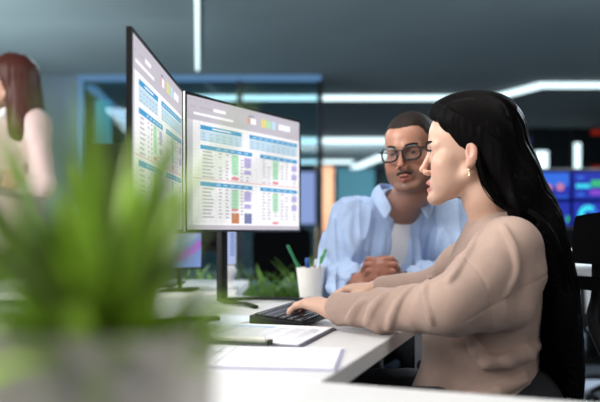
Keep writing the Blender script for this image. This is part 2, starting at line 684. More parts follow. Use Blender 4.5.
# white slim post at the left
t = thing('post', 'slim white square post beside the standing person in pale blouse', 'post', (-0.98, 4.0, 0))
bm = NB(); box(bm, -0.043, 0.043, -0.043, 0.043, 0.02, 1.15, 0.006); obj('shaft', bm, M_wmetal, t)
bm = NB(); box(bm, -0.10, 0.10, -0.10, 0.10, 0, 0.02, 0.004); obj('foot_plate', bm, M_wmetal, t)

# ------------------------------------------------------------------ desks
TH = R(20)
OD = Vector((0.03, 0.98, 0))
U = Vector((math.sin(TH), math.cos(TH), 0))
W_ = Vector((math.cos(TH), -math.sin(TH), 0))
DZ = 0.73


def D(x, y, z=DZ):
    """desk coordinates -> world"""
    return OD + W_ * x + U * y + Vector((0, 0, z))


def to_desk(p):
    q = Vector((p[0], p[1], 0)) - OD
    return q.dot(W_), q.dot(U)


def desk(label, x0, x1, y0, y1, rz, loc, th=0.03, name='desk', ins=0.05):
    t = thing(name, label, 'desk', loc, rz)
    bm = NB(); box(bm, x0, x1, y0, y1, DZ - th, DZ, 0.002, 1)
    for f in bm.faces:
        if abs(f.calc_center_median().z - (DZ - th / 2)) < th / 2 - 0.0025:
            f.material_index = 1
    obj('desktop', bm, [M_white, M_edge], t)
    for x in (x0 + 0.05, x1 - ins):
        for y in (y0 + 0.05, y1 - 0.05):
            bm = NB(); box(bm, x - 0.025, x + 0.025, y - 0.025, y + 0.025, 0, DZ - th, 0.003)
            obj('leg', bm, M_wmetal, t)
    for y in (y0 + 0.05, y1 - 0.05):
        bm = NB()
        box(bm, x0 + 0.076, x1 - ins - 0.026, y - 0.015, y + 0.015, DZ - th - 0.05, DZ - th - 0.001)
        obj('cross_bar', bm, M_wmetal, t)
    return t


desk('white desk carrying the two monitors, the keyboard and the clipboard', -0.86, 0.0, 0.0, 1.02, -TH, OD, ins=0.30)
desk('white desk in front, holding the potted plant', -0.95, 1.0, -0.78, -0.004, -TH, OD)
# narrow white back rail just behind the main desk
t = thing('desk_rail', 'narrow white shelf along the back end of the monitor desk', 'shelf', OD, -TH)
bm = NB(); box(bm, -0.80, 0.0, 1.035, 1.15, DZ - 0.02, DZ, 0.002, 1); obj('board', bm, M_white, t)
for x in (-0.74, -0.06):
    bm = NB(); box(bm, x - 0.015, x + 0.015, 1.07, 1.11, 0, DZ - 0.02); obj('leg', bm, M_wmetal, t)
desk('white desk behind the monitors, holding a tablet and an upright display', -0.62, 0.60, -0.31, 0.31, 0, (-0.82, 2.74, 0))

# ------------------------------------------------------------------ monitors
S_bg = emis('screen_white', (0.90, 0.885, 0.91), 1.15)
S_bar = emis('screen_blue_bar', (0.05, 0.36, 0.68), 1.0)
S_pale = emis('screen_pale_blue', (0.58, 0.79, 0.94), 1.0)
S_tool = emis('screen_toolbar', (0.60, 0.56, 0.63), 1.0)
S_dash = emis('screen_grey_text', (0.52, 0.50, 0.57), 1.0)
S_green = emis('screen_green', (0.45, 0.83, 0.55), 1.0)
S_pur = emis('screen_violet', (0.52, 0.45, 0.82), 1.0)
S_red = emis('screen_red', (0.86, 0.30, 0.32), 1.0)
S_or = emis('screen_orange', (0.60, 0.25, 0.12), 1.0)
S_yel = emis('screen_yellow', (0.85, 0.74, 0.25), 1.0)
S_line = emis('screen_grid_line', (0.72, 0.71, 0.78), 1.0)
S_navy = emis('screen_navy', (0.20, 0.24, 0.45), 1.0)
SM = [S_bg, S_bar, S_pale, S_tool, S_dash, S_green, S_pur, S_red, S_or, S_yel, S_line, S_navy]


def screen_cells(seed):
    """the spreadsheet on a screen: rectangles (u0, u1, v0, v1, material, layer), v down from the top"""
    r = random.Random(seed)
    c = [(0, 1, 0, 0.175, 3, 1), (0, 1, 0.965, 1, 3, 1), (0, 0.045, 0.175, 0.965, 10, 1)]
    for i in range(26):
        c.append((0.02 + i * 0.037, 0.02 + i * 0.037 + 0.02, 0.022, 0.03, 4, 2))
    for i in range(9):
        if i not in (2, 3):
            c.append((0.03 + i * 0.018, 0.042 + i * 0.018, 0.065, 0.085, 4, 2))
    c.append((0.05, 0.36, 0.115, 0.135, 0, 2))
    c.append((0.20, 0.30, 0.06, 0.085, 0, 2))
    c += [(0.49, 0.54, 0.045, 0.055, 11, 2), (0.485, 0.50, 0.06, 0.115, 7, 2), (0.51, 0.56, 0.065, 0.115, 0, 2),
          (0.61, 0.66, 0.05, 0.12, 9, 2), (0.665, 0.70, 0.055, 0.12, 5, 2), (0.71, 0.75, 0.05, 0.12, 2, 2),
          (0.78, 0.90, 0.06, 0.11, 0, 2)]
    # grid
    for i in range(1, 29):
        v = 0.175 + i * 0.0272
        c.append((0.045, 1, v, v + 0.002, 10, 1))
    for i in range(1, 22):
        u = 0.045 + i * 0.0435
        c.append((u, u + 0.0016, 0.175, 0.965, 10, 1))
    L, Rr = (0.10, 0.525), (0.60, 0.975)
    c += [(0.10, 0.43, 0.205, 0.238, 1, 2), (0.50, 0.975, 0.205, 0.238, 1, 2), (0.10, 0.43, 0.243, 0.325, 2, 2),
          (0.50, 0.975, 0.243, 0.325, 2, 2), (0.19, 0.34, 0.216, 0.226, 0, 3)]
    for i in range(8):
        c.append((0.53 + i * 0.055, 0.565 + i * 0.055, 0.217, 0.226, 2, 3))
    for v in (0.262, 0.288, 0.31):
        for i in range(6):
            c.append((0.115 + i * 0.052, 0.115 + i * 0.052 + r.uniform(0.015, 0.035), v, v + 0.008, 4, 3))
        for i in range(9):
            c.append((0.515 + i * 0.05, 0.515 + i * 0.05 + r.uniform(0.015, 0.03), v, v + 0.008, 4, 3))
    for v0, n in ((0.355, 8), (0.635, 9)):
        c += [(L[0], L[1], v0, v0 + 0.032, 1, 2), (Rr[0], Rr[1], v0, v0 + 0.032, 1, 2)]
        for i in range(5):
            c.append((0.22 + i * 0.058, 0.255 + i * 0.058, v0 + 0.011, v0 + 0.02, 2, 3))
            c.append((0.63 + i * 0.065, 0.665 + i * 0.065, v0 + 0.011, v0 + 0.02, 2, 3))
        hgt = (n - 2) * 0.0272 if v0 < 0.5 else 0.165
        c += [(0.345, 0.405, v0 + 0.04, v0 + 0.04 + hgt, 5, 2), (0.72, 0.775, v0 + 0.04, v0 + 0.04 + hgt, 5, 2)]
        c += [(0.455, 0.515, v0 + 0.05, v0 + 0.13, 6, 2), (0.455, 0.515, v0 + 0.155, v0 + 0.19, 6, 2),
              (0.915, 0.97, v0 + 0.06, v0 + 0.11, 6, 2), (0.915, 0.97, v0 + 0.14, v0 + 0.19, 6, 2)]
        for k in range(n):
            v = v0 + 0.045 + k * 0.0272
            c.append((0.115, 0.115 + r.uniform(0.06, 0.095), v, v + 0.010, 4, 3))
            for u in (0.24, 0.295, 0.36, 0.42, 0.47, 0.62, 0.67, 0.735, 0.80, 0.85, 0.93):
                if r.random() < 0.85:
                    c.append((u, u + r.uniform(0.018, 0.032), v, v + 0.009, 4, 3))
    c += [(0.345, 0.405, 0.575, 0.60, 7, 3), (0.72, 0.775, 0.575, 0.60, 7, 3), (0.045, 0.98, 0.608, 0.613, 7, 2),
          (0.345, 0.41, 0.865, 0.95, 8, 3), (0.455, 0.52, 0.865, 0.95, 11, 3), (0.345, 0.40, 0.83, 0.85, 7, 3),
          (0.72, 0.775, 0.93, 0.95, 7, 3)]
    return c


def monitor(label, c, rz, w, h, zb, seed, trim):
    """local frame: the screen looks along -y, the bottom edge at height zb above the desk"""
    t = thing('monitor', label, 'monitor', c, rz)
    b = 0.0065
    bm = NB(); box(bm, -w / 2, w / 2, 0.0, 0.007, zb, zb + h, 0.002)
    box(bm, -w / 2 + 0.15, w / 2 - 0.15, 0.0071, 0.045, zb + 0.06, zb + h - 0.09, 0.012, 3)
    bk = obj('housing', bm, M_black, t, True)
    bm = NB()
    box(bm, -w / 2, -w / 2 + b, -0.003, 0.0, zb, zb + h); box(bm, w / 2 - b, w / 2, -0.003, 0.0, zb, zb + h)
    box(bm, -w / 2 + b, w / 2 - b, -0.003, 0.0, zb + h - b, zb + h); box(bm, -w / 2 + b, w / 2 - b, -0.003, 0.0, zb, zb + b)
    obj('bezel', bm, M_blackg, t)
    bm = NB(); box(bm, -w / 2 - 0.0018, -w / 2 - 0.0002, -0.003, 0.007, zb, zb + h); obj('side_trim', bm, trim, t)
    bm = NB()
    sw, sh = w - 2 * b, h - 2 * b
    def rect(u0, u1, v0, v1, mi, ly):
        y = -0.0005 - ly * 0.0003
        x0, x1 = -sw / 2 + sw * u0, -sw / 2 + sw * u1
        z0, z1 = zb + b + sh * (1 - v1), zb + b + sh * (1 - v0)
        quad(bm, [(x0, y, z0), (x1, y, z0), (x1, y, z1), (x0, y, z1)], mi)
    rect(0, 1, 0, 1, 0, 0)
    for q in screen_cells(seed):
        rect(*q)
    obj('screen', bm, SM, t)
    # stand: column behind, V foot reaching forward
    bm = NB(); box(bm, -0.054, -0.026, 0.055, 0.080, 0.012, zb + 0.16, 0.006); obj('column', bm, M_black, t)
    bm = NB(); box(bm, -0.065, 0.035, 0.0455, 0.0555, zb + 0.09, zb + 0.16, 0.004); obj('mounting_plate', bm, M_black, t)
    bm = NB()
    for s in (-1, 1):
        tube(bm, spline([(-0.04, 0.08, 0.009), (-0.02 + s * 0.06, 0.015, 0.009), (s * 0.095, -0.06, 0.008), (s * 0.125, -0.11, 0.006)], 5),
             0.009, 8, flat=0.6, up=(0, 0, 1))
    obj('foot', bm, M_black, t, True)
    return t


# right monitor: left edge (-0.296, 1.813), right edge (0.0, 2.303)
a, b = Vector((-0.2955, 1.816)), Vector((0.0, 2.303))
mid = (a + b) / 2
monitor('monitor showing a coloured spreadsheet, the one facing the viewer', (mid.x, mid.y, DZ), math.atan2(b.y - a.y, b.x - a.x), 0.57, 0.36, 0.206, 3, M_silver)
a, b = Vector((-0.297, 1.243)), Vector((-0.2995, 1.803))
mid = (a + b) / 2
monitor('monitor showing a spreadsheet, seen at a steep angle behind the plant', (mid.x, mid.y, DZ), math.atan2(b.y - a.y, b.x - a.x), 0.56, 0.36, 0.206, 5, M_black)

# ------------------------------------------------------------------ keyboard
k0 = Vector((-0.1118, 1.556))
kt = thing('keyboard', 'black keyboard under the woman\'s hands', 'keyboard', (k0.x, k0.y, DZ), -R(17.5))
KW, KL = 0.124, 0.43
bm = NB()
# wedge: thicker along the edge away from the typist
vs = []
for x, zt in ((0, 0.024), (KW, 0.010)):
    for y in (0, KL):
        vs.append((bm.verts.new((x, y, 0.002)), bm.verts.new((x, y, zt))))
(a0, a1), (b0, b1), (c0, c1), (d0, d1) = vs
for f in ((a0, b0, d0, c0), (a1, c1, d1, b1), (a0, a1, b1, b0), (c0, d0, d1, c1), (a0, c0, c1, a1), (b0, b1, d1, d0)):
    bm.faces.new(f)
bmesh.ops.bevel(bm, geom=bm.edges[:], offset=0.0025, segments=2, affect='EDGES', profile=0.5)
obj('case', bm, M_black, kt, True)
bm = NB()
sl = math.atan2(0.014, KW)
def ktop(x): return 0.024 - 0.014 * x / KW
for row in range(6):
    x = 0.009 + row * 0.0185
    y = 0.010
    while y < KL - 0.02:
        L = 0.0165
        if row == 5 and 0.13 < y < 0.20:
            L = 0.10
        elif row in (2, 3, 4) and y < 0.012:
            L = 0.026
        if not (0.30 < y < 0.312 or 0.352 < y < 0.364):
            Mx = Matrix.Translation((x + 0.0082, y + L / 2, ktop(x + 0.0082) + 0.0022)) @ Matrix.Rotation(sl, 4, 'Y')
            v = box(bm, -0.008, 0.008, -L / 2, L / 2, -0.0025, 0.0025, 0.0012, 1, M=Mx)
            box(bm, -0.003, 0.003, -0.0022, 0.0022, 0.0025, 0.00265, mi=1, M=Mx)
        y += L + 0.0025
obj('keys', bm, [M_key, M_keyled], kt)
for y in (0.03, KL - 0.03):
    for x in (0.01, KW - 0.03):
        bm = NB(); box(bm, x, x + 0.02, y - 0.012, y + 0.012, 0, 0.0025); obj('rubber_foot', bm, M_black, kt)

# ------------------------------------------------------------------ clipboard with its sheets
cb = thing('clipboard', 'dark clipboard with metal clip lying in front of the keyboard', 'clipboard', (0.0, 1.25, DZ), -R(17.5))
bm = NB(); box(bm, -0.235, 0.0, 0.0, 0.255, 0.0, 0.0035, 0.0012); obj('board', bm, M_board, cb)
cl = obj('clip', (lambda q: (box(q, -0.185, -0.065, 0.004, 0.018, 0.0065, 0.0125, 0.003, 2),
                             box(q, -0.165, -0.085, 0.016, 0.040, 0.0066, 0.0085, 0.0008, 1),
                             tube(q, [(-0.183, 0.006, 0.0125), (-0.067, 0.006, 0.0125)], 0.0035, 10), q)[-1])(NB()), M_chrome, cb, True)
bm = NB(); box(bm, -0.063, -0.055, 0.002, 0.014, 0.0036, 0.013, 0.001); obj('spring_end', bm, M_black, cl)
sh = thing('paper_sheets', 'printed sheets with a table clipped on the clipboard', 'paper', (0.0, 1.25, DZ), -R(17.5))
bm = NB(); box(bm, -0.228, -0.007, 0.012, 0.252, 0.0036, 0.0064); obj('sheet', bm, M_paper, sh)
bm = NB()
def flat(bm, x0, x1, y0, y1, z, mi=0): quad(bm, [(x0, y0, z), (x1, y0, z), (x1, y1, z), (x0, y1, z)], mi)
flat(bm, -0.215, -0.12, 0.205, 0.222, 0.0066, 1)
for i in range(11):
    flat(bm, -0.215, -0.02, 0.06 + i * 0.0135, 0.0608 + i * 0.0135, 0.0066)
    for j in range(6):
        flat(bm, -0.21 + j * 0.034, -0.21 + j * 0.034 + rnd.uniform(0.01, 0.024), 0.064 + i * 0.0135, 0.067 + i * 0.0135, 0.0066)
for j in range(7):
    flat(bm, -0.215 + j * 0.0325, -0.2144 + j * 0.0325, 0.06, 0.20, 0.0066)
obj('printing', bm, [M_paperg, M_paperb], sh)

# stack of sheets in front; a lilac sheet below paints its shaded side
ps = thing('shade_sheet', 'thin lilac sheet painting the shaded side of the white stack at the desk corner', 'shade_sheet', (0.0515, 1.052, DZ), -R(7))
bm = NB(); box(bm, -0.300, 0.003, -0.004, 0.185, 0.0, 0.0022, 0.0006, 1); obj('shade_slab', bm, M_lilac, ps)
pp = thing('paper_sheets', 'white sheets with faint grey columns lying on the lilac shade sheet', 'paper', (0.0515, 1.052, DZ + 0.0022), -R(7))
bm = NB(); box(bm, -0.297, -0.002, 0.0, 0.180, 0.0, 0.0022); obj('sheet', bm, M_paper, pp)
bm = NB()
for x in (-0.265, -0.205, -0.185, -0.120, -0.055):
    flat(bm, x, x + 0.0025, 0.01, 0.17, 0.0024)
for i in range(12):
    for j in range(8):
        if rnd.random() < 0.25:
            flat(bm, -0.285 + j * 0.035, -0.285 + j * 0.035 + 0.02, 0.015 + i * 0.0135, 0.0165 + i * 0.0135, 0.0024)
obj('printing', bm, M_paperg, pp)
# single sheet near the monitors
p0 = to_desk(P(232, 321, 1.64)); 
s2 = thing('paper_sheet', 'single pale blue-tinted sheet lying left of the keyboard', 'paper', D(p0[0], p0[1]), -R(24))
bm = NB(); box(bm, -0.10, 0.04, -0.09, 0.10, 0, 0.0012); obj('sheet', bm, mat('pale_blue_paper', (0.66, 0.72, 0.82), 0.6), s2)

# ------------------------------------------------------------------ pen cup and pens
cc = P(310, 300, 2.13)
ct = thing('pen_cup', 'white tapered cup holding pens beside the monitor', 'cup', (cc.x + 0.003, cc.y + 0.02, DZ))
bm = NB(); lathe(bm, [(0, 0), (0.031, 0), (0.033, 0.002), (0.0445, 0.098), (0.0445, 0.0995), (0.0425, 0.0995), (0.0310, 0.004), (0, 0.004)], 40)
obj('body', bm, M_cup, ct, True, angle=50)
def pen(label, tip, base, body, capm, r=0.0042, name='pen', capf=0.3):
    t = thing(name, label, 'pen', base)
    v = Vector(tip) - Vector(base)
    bm = NB(); tube(bm, [v * 0.03, v * (1 - capf)], [r * 0.8, r], 12); tube(bm, [(0, 0, 0), v * 0.03], [r * 0.25, r * 0.8], 12)
    obj('barrel', bm, body, t, True)
    bm = NB(); tube(bm, [v * (1 - capf), v * 0.985, v], [r * 1.12, r * 1.12, r * 0.7], 12); obj('pen_cap', bm, capm, t, True)
    bm = NB(); o = Vector((0.0, -r * 1.35, 0)); tube(bm, [v * 0.78 + o, v * 0.97 + o], r * 0.35, 6); obj('clip', bm, capm, t, True)
    return t
M_pg = mat('pen_green', (0.02, 0.22, 0.09), 0.35); M_pb = mat('pen_blue', (0.03, 0.12, 0.45), 0.35)
M_pw = mat('pen_white', (0.75, 0.75, 0.73), 0.35); M_pr = mat('pen_pink', (0.62, 0.32, 0.33), 0.4); M_plg = mat('pen_light_green', (0.10, 0.42, 0.12), 0.35)
cz = DZ + 0.005
cx, cy = cc.x + 0.003, cc.y + 0.02
pen('green pen with white lower barrel leaning left in the white cup', P(287.5, 245, 2.14), (cx + 0.008, cy - 0.004, cz), M_pw, M_pg, capf=0.42)
pen('pen with thick blue cap in the middle of the white cup', P(307, 258, 2.15), (cx + 0.002, cy + 0.012, cz), M_pw, M_pb, 0.0065, capf=0.3)
pen('light green pen leaning right in the white cup', P(326, 249, 2.16), (cx - 0.012, cy + 0.006, cz), M_pw, M_plg, capf=0.3)
pen('pink pencil standing in the white cup', P(316, 259, 2.13), (cx - 0.004, cy - 0.010, cz), M_pr, M_pw, 0.0036, 'pencil', capf=0.15)
pen('white pen with green end nearest the man in the white cup', P(322, 256, 2.17), (cx + 0.006, cy + 0.016, cz), M_pw, M_pg, 0.0045, capf=0.12)

# ------------------------------------------------------------------ office chair
def office_chair(label, loc, rz, group=None, back_h=(0.56, 0.98), az=0.70, pads=None, top=0.72):
    """faces local -y"""
    t = thing('office_chair', label, 'chair', loc, rz, group)
    bm = NB(); box(bm, -0.24, 0.24, -0.24, 0.22, 0.40, 0.458, 0.028, 4)
    obj('seat', bm, M_fabric, t, True)
    # curved backrest pads
    n, m = 10, 10
    for z0, z1 in pads or (back_h,):
        bm = NB()
        F, B = [], []
        for j in range(m + 1):
            z = z0 + (z1 - z0) * j / m
            v = (z - 0.56) / 0.42
            e = abs(j / m * 2 - 1)
            hw = 0.225 * (1 - 0.10 * e ** 4) if not pads else 0.222 * (1 - 0.05 * e ** 4)
            rowF, rowB = [], []
            for i in range(n + 1):
                u = i / n * 2 - 1
                zz = z - (0.03 * u ** 4 * (1 if not pads else 0.3) if j == m else 0)
                y = 0.245 + 0.05 * v * v + 0.02 * math.sin(v * 3.1) - 0.045 * u * u
                th = 0.035 * (1 - 0.5 * e ** 3)
                rowF.append(bm.verts.new((u * hw, y, zz)))
                rowB.append(bm.verts.new((u * hw, y + th, zz)))
            F.append(rowF); B.append(rowB)
        for j in range(m):
            for i in range(n):
                bm.faces.new((F[j][i], F[j][i + 1], F[j + 1][i + 1], F[j + 1][i]))
                bm.faces.new((B[j][i], B[j + 1][i], B[j + 1][i + 1], B[j][i + 1]))
            bm.faces.new((F[j][0], F[j + 1][0], B[j + 1][0], B[j][0]))
            bm.faces.new((F[j][n], B[j][n], B[j + 1][n], F[j + 1][n]))
        for i in range(n):
            bm.faces.new((F[0][i], B[0][i], B[0][i + 1], F[0][i + 1]))
            bm.faces.new((F[m][i], F[m][i + 1], B[m][i + 1], B[m][i]))
        obj('backrest' if z1 > 0.9 else 'lumbar_bar', bm, M_fabric, t, True)
    if pads:
        for sx in (-1, 1):
            bm = NB(); tube(bm, spline([(sx * 0.195, 0.30, 0.87), (sx * 0.20, 0.30, 0.78), (sx * 0.185, 0.285, 0.71), (sx * 0.11, 0.31, 0.60), (0, 0.335, 0.54)], 6), 0.017, 10, flat=0.8)
            obj('side_bracket', bm, M_black, t, True)
    bm = NB(); tube(bm, spline([(0, 0.10, 0.375), (0, 0.30, 0.39), (0, 0.345, 0.50), (0, 0.325, top)], 6), 0.03, 10, flat=0.6)
    obj('back_support', bm, M_black, t, True)
    for s in (-1, 1):
        bm = NB()
        tube(bm, spline([(s * 0.2, 0.02, 0.385), (s * 0.285, 0.03, 0.40), (s * 0.295, 0.03, 0.52), (s * 0.29, 0.01, az)], 6), 0.02, 10, flat=0.7)
        a = obj('armrest', bm, M_black, t, True)
        bm = NB(); box(bm, s * 0.29 - 0.045, s * 0.29 + 0.045, -0.13, 0.12, az, az + 0.032, 0.013, 3); obj('arm_pad', bm, M_black, a, True)
    bm = NB(); box(bm, -0.09, 0.09, -0.10, 0.13, 0.355, 0.4, 0.01); obj('mechanism', bm, M_black, t, True)
    bm = NB(); tube(bm, [(0, 0, 0.10), (0, 0, 0.24), (0, 0, 0.241), (0, 0, 0.355)], [0.03, 0.03, 0.02, 0.02], 16); obj('gas_column', bm, M_black, t, True)
    for k in range(5):
        a = math.radians(72 * k + 18)
        c, s = math.cos(a), math.sin(a)
        bm = NB(); tube(bm, [(0.02 * c, 0.02 * s, 0.115), (0.16 * c, 0.16 * s, 0.10), (0.30 * c, 0.30 * s, 0.075)], [0.028, 0.024, 0.017], 10, flat=0.7, up=(0, 0, 1))
        l = obj('leg', bm, M_black, t, True)
        bm = NB()
        for w in (-0.016, 0.016):
            p = Vector((0.30 * c - s * w, 0.30 * s + c * w, 0.029)); q = Vector((-s, c, 0)) * 0.009
            tube(bm, [p - q, p + q], 0.029, 16)
        tube(bm, [(0.30 * c, 0.30 * s, 0.03), (0.30 * c, 0.30 * s, 0.075)], 0.008, 8)
        obj('caster', bm, M_black, l, True)
    return t


woman_chair = office_chair('black office chair the long-haired woman sits on', (0.44, 1.565, 0), R(-90), az=0.565, pads=((0.858, 0.985), (0.795, 0.830)), top=0.56)
empty_chair = office_chair('empty black office chair at the right edge, before the white desk panel', (1.83, 4.0, 0), R(195), az=0.66, back_h=(0.60, 1.06))
man_chair = office_chair('black office chair the man in the light blue shirt sits on', (0.30, 2.47, 0), R(-8), az=0.60)
dup(man_chair, 'empty black office chair far behind, seen between the monitor and the seated man', (-0.07, 5.1, 0), R(15))

# ------------------------------------------------------------------ things behind
t = thing('desk', 'white desk with a front panel behind the right-hand office chair', 'desk', (2.35, 4.85, 0))
bm = NB(); box(bm, -0.70, 0.9, -0.3, 0.35, 0.70, 0.73, 0.003); obj('desktop', bm, M_white, t)
bm = NB(); box(bm, -0.68, 0.88, -0.28, -0.26, 0.30, 0.699, 0.002); obj('front_panel', bm, M_white, t)
for x in (-0.65, 0.85):
    for y in (-0.22, 0.3):
        bm = NB(); box(bm, x - 0.02, x + 0.02, y - 0.02, y + 0.02, 0, 0.699); obj('leg', bm, M_wmetal, t)
t = thing('filing_box', 'small white angled box standing on the far right white desk', 'box', (1.80, 4.68, 0.73))
bm = NB(); box(bm, -0.07, 0.09, -0.06, 0.12, 0.0, 0.075, 0.004); obj('body', bm, M_wmetal, t)
bm = NB(); box(bm, -0.072, 0.092, -0.062, 0.122, 0.076, 0.09, 0.003); obj('lid', bm, M_wmetal, t)

# dashboard screen, tiles of blue
dd = 5.2
a, b = P(536, 226, dd), P(660, 171, dd)
t = thing('dashboard_screen', 'wide dark blue dashboard screen glowing behind the woman\'s hair', 'screen', (a.x, dd, 0))
Wd, Z0, Z1 = b.x - a.x, a.z, b.z
bm = NB(); box(bm, -0.02, Wd + 0.02, 0.0, 0.05, Z0 - 0.02, Z1 + 0.02, 0.006); obj('housing', bm, M_black, t)
B1 = emis('dash_blue', (0.003, 0.018, 0.40), 1.0); B2 = emis('dash_deep_blue', (0.006, 0.008, 0.22), 1.0); B3 = emis('dash_light_blue', (0.02, 0.14, 0.75), 1.0)
B4 = emis('dash_cyan', (0.03, 0.65, 0.80), 1.2); B5 = emis('dash_green', (0.03, 0.50, 0.18), 1.0); B6 = emis('dash_pink', (0.55, 0.20, 0.35), 1.0); B7 = emis('dash_violet', (0.25, 0.05, 0.6), 1.0)
bm = NB()
def dr(px0, px1, py0, py1, mi, ly=1):
    p, q = P(px0, py1, dd), P(px1, py0, dd)
    quad(bm, [(p.x - a.x, -0.001 * ly, p.z), (q.x - a.x, -0.001 * ly, p.z), (q.x - a.x, -0.001 * ly, q.z), (p.x - a.x, -0.001 * ly, q.z)], mi)
def disc(px, py, r, mi, ly=2, hole=0, a0=0, a1=6.2832):
    c = P(px, py, dd); rr = r / FPX * dd; n = 28; hh = hole / FPX * dd
    for k in range(n):
        t0, t1 = a0 + (a1 - a0) * k / n, a0 + (a1 - a0) * (k + 1) / n
        quad(bm, [(c.x - a.x + s * math.cos(tt), -0.001 * ly, c.z + s * math.sin(tt)) for s, tt in ((max(hh, 1e-4), t0), (rr, t0), (rr, t1), (max(hh, 1e-4), t1))], mi)
dr(536, 660, 171, 226, 1, 0)
dr(538, 570, 172, 199, 0); dr(573, 605, 172, 199, 0); dr(538, 570, 202, 226, 0); dr(573, 605, 202, 226, 0); dr(608, 658, 172, 226, 0)
dr(540, 569, 173, 186, 2, 2); disc(560, 187, 4, 5, 3); disc(548, 188, 4, 7, 3); dr(556, 568, 196, 197.5, 2, 3)
dr(576, 590, 184, 188, 3, 2); dr(591, 602, 180, 187, 4, 2); dr(590, 602, 190, 195, 6, 2); dr(577, 584, 176, 179, 2, 2); dr(577, 584, 193, 196, 2, 2)
disc(588, 215, 10, 3, 3, 4.5); disc(588, 215, 10.3, 2, 4, 4.2, -0.6, 0.9)
dr(566, 569, 216, 222, 4, 2)
obj('screen', bm, [B1, B2, B3, B4, B5, B6, B7, B6], t)
bm = NB(); box(bm, Wd / 2 - 0.05, Wd / 2 + 0.05, 0.051, 0.11, 0.02, Z1 - 0.1); obj('column', bm, M_black, t)
bm = NB(); box(bm, Wd / 2 - 0.35, Wd / 2 + 0.35, -0.2, 0.3, 0, 0.02); obj('base_plate', bm, M_black, t)

# violet screen past the right monitor
t = thing('wall_screen', 'pale violet glowing screen far behind, at the right edge of the monitor', 'screen', (0.10, 9.0, 0))
pa, pb = P(298, 224, 9), P(315, 172, 9)
bm = NB(); box(bm, pa.x - 0.13, pb.x - 0.07, 0, 0.05, pa.z - 0.03, pb.z + 0.03, 0.006); obj('housing', bm, M_frame, t)
bm = NB(); box(bm, pa.x - 0.10, pb.x - 0.10, -0.006, -0.001, pa.z, pb.z); obj('screen', bm, emis('violet_screen', (0.55, 0.50, 0.85), 1.0), t)
bm = NB(); box(bm, -0.03, 0.03, 0.051, 0.09, 0, 1.4); obj('column', bm, M_frame, t)
bm = NB(); box(bm, -0.2, 0.2, -0.1, 0.2, 0, 0.015); obj('base_plate', bm, M_frame, t)

# tablet and upright display on the back desk
q = P(176, 266, 2.45)
t = thing('tablet', 'small tablet with a blue and magenta picture, below the monitors', 'tablet', (q.x, q.y, DZ), R(-6))
zt = q.z - DZ
bm = NB(); box(bm, -0.092, 0.092, 0, 0.010, zt - 0.008, zt + 0.118, 0.003); obj('case', bm, M_black, t)
bm = NB()
nx, nz = 24, 14
T0 = emis('tablet_blue', (0.22, 0.34, 0.72), 1.0); T1 = emis('tablet_magenta', (0.45, 0.14, 0.72), 1.0); T2 = emis('tablet_pale', (0.42, 0.50, 0.80), 1.0)
for i in range(nx):
    for j in range(nz):
        u, v = (i + .5) / nx, (j + .5) / nz
        w = v - 0.15 - 0.55 * u * u
        mi = 1 if abs(w) < 0.13 else (2 if w > 0.3 else 0)
        x0, x1 = -0.088 + 0.176 * i / nx, -0.088 + 0.176 * (i + 1) / nx
        z0, z1 = zt - 0.003 + 0.116 * j / nz, zt - 0.003 + 0.116 * (j + 1) / nz
        quad(bm, [(x0, -0.0008, z0), (x1, -0.0008, z0), (x1, -0.0008, z1), (x0, -0.0008, z1)], mi)
obj('screen', bm, [T0, T1, T2], t)
bm = NB(); tube(bm, [(0, 0.012, zt), (0, 0.05, 0.008)], 0.008, 10); box(bm, -0.06, 0.06, -0.02, 0.09, 0, 0.008, 0.003); obj('stand', bm, M_black, t, True)
q = P(230, 265, 2.55)
t = thing('display_panel', 'narrow upright pale blue display with rows of marks on a white stand', 'display', (q.x, q.y, DZ), R(4))
zt = q.z - DZ
bm = NB(); box(bm, -0.022, 0.022, 0, 0.014, zt, zt + 0.135, 0.004); obj('case', bm, M_wmetal, t)
bm = NB(); flat2 = lambda x0, x1, z0, z1, mi, ly: quad(bm, [(x0, -ly * .0005, z0), (x1, -ly * .0005, z0), (x1, -ly * .0005, z1), (x0, -ly * .0005, z1)], mi)
flat2(-0.019, 0.019, zt + 0.004, zt + 0.131, 0, 1)
for k in range(7):
    flat2(0.001, 0.016, zt + 0.035 + k * 0.012, zt + 0.041 + k * 0.012, 1, 2)
obj('screen', bm, [T2, emis('display_navy', (0.10, 0.16, 0.42), 1.0)], t)
bm = NB(); lathe(bm, [(0, 0), (0.03, 0), (0.032, 0.01), (0.016, 0.025), (0.014, zt - 0.05), (0.022, zt - 0.035), (0.024, zt - 0.02), (0.016, zt - 0.004), (0, zt)], 24, c=(0, 0.007, 0)); obj('stand', bm, M_wmetal, t, True)

# dark monitor seen from behind, left of the left monitor
t = thing('monitor', 'dark monitor turned away, half hidden behind the plant at left', 'monitor', (-0.57, 2.80, DZ), R(172))
bm = NB(); box(bm, -0.27, 0.27, 0.0, 0.02, 0.16, 0.555, 0.006); box(bm, -0.12, 0.12, 0.02, 0.05, 0.2, 0.4, 0.012); obj('housing', bm, M_matte, t, True)
bm = NB(); box(bm, -0.262, 0.262, -0.002, -0.0005, 0.13, 0.497); obj('screen', bm, M_blackg, t)
bm = NB(); box(bm, -0.025, 0.025, 0.05, 0.08, 0.012, 0.3, 0.005); obj('column', bm, M_black, t)
bm = NB(); box(bm, -0.11, 0.11, -0.04, 0.13, 0, 0.012, 0.004); obj('base_plate', bm, M_black, t)


# ------------------------------------------------------------------ plants
M_leaf = mat('leaf_green', (0.10, 0.25, 0.02), 0.45, noise=0.35, nscale=25, attr='tint')
M_leaf2 = mat('hedge_green', (0.09, 0.14, 0.015), 0.5, noise=0.3, nscale=14, attr='tint')


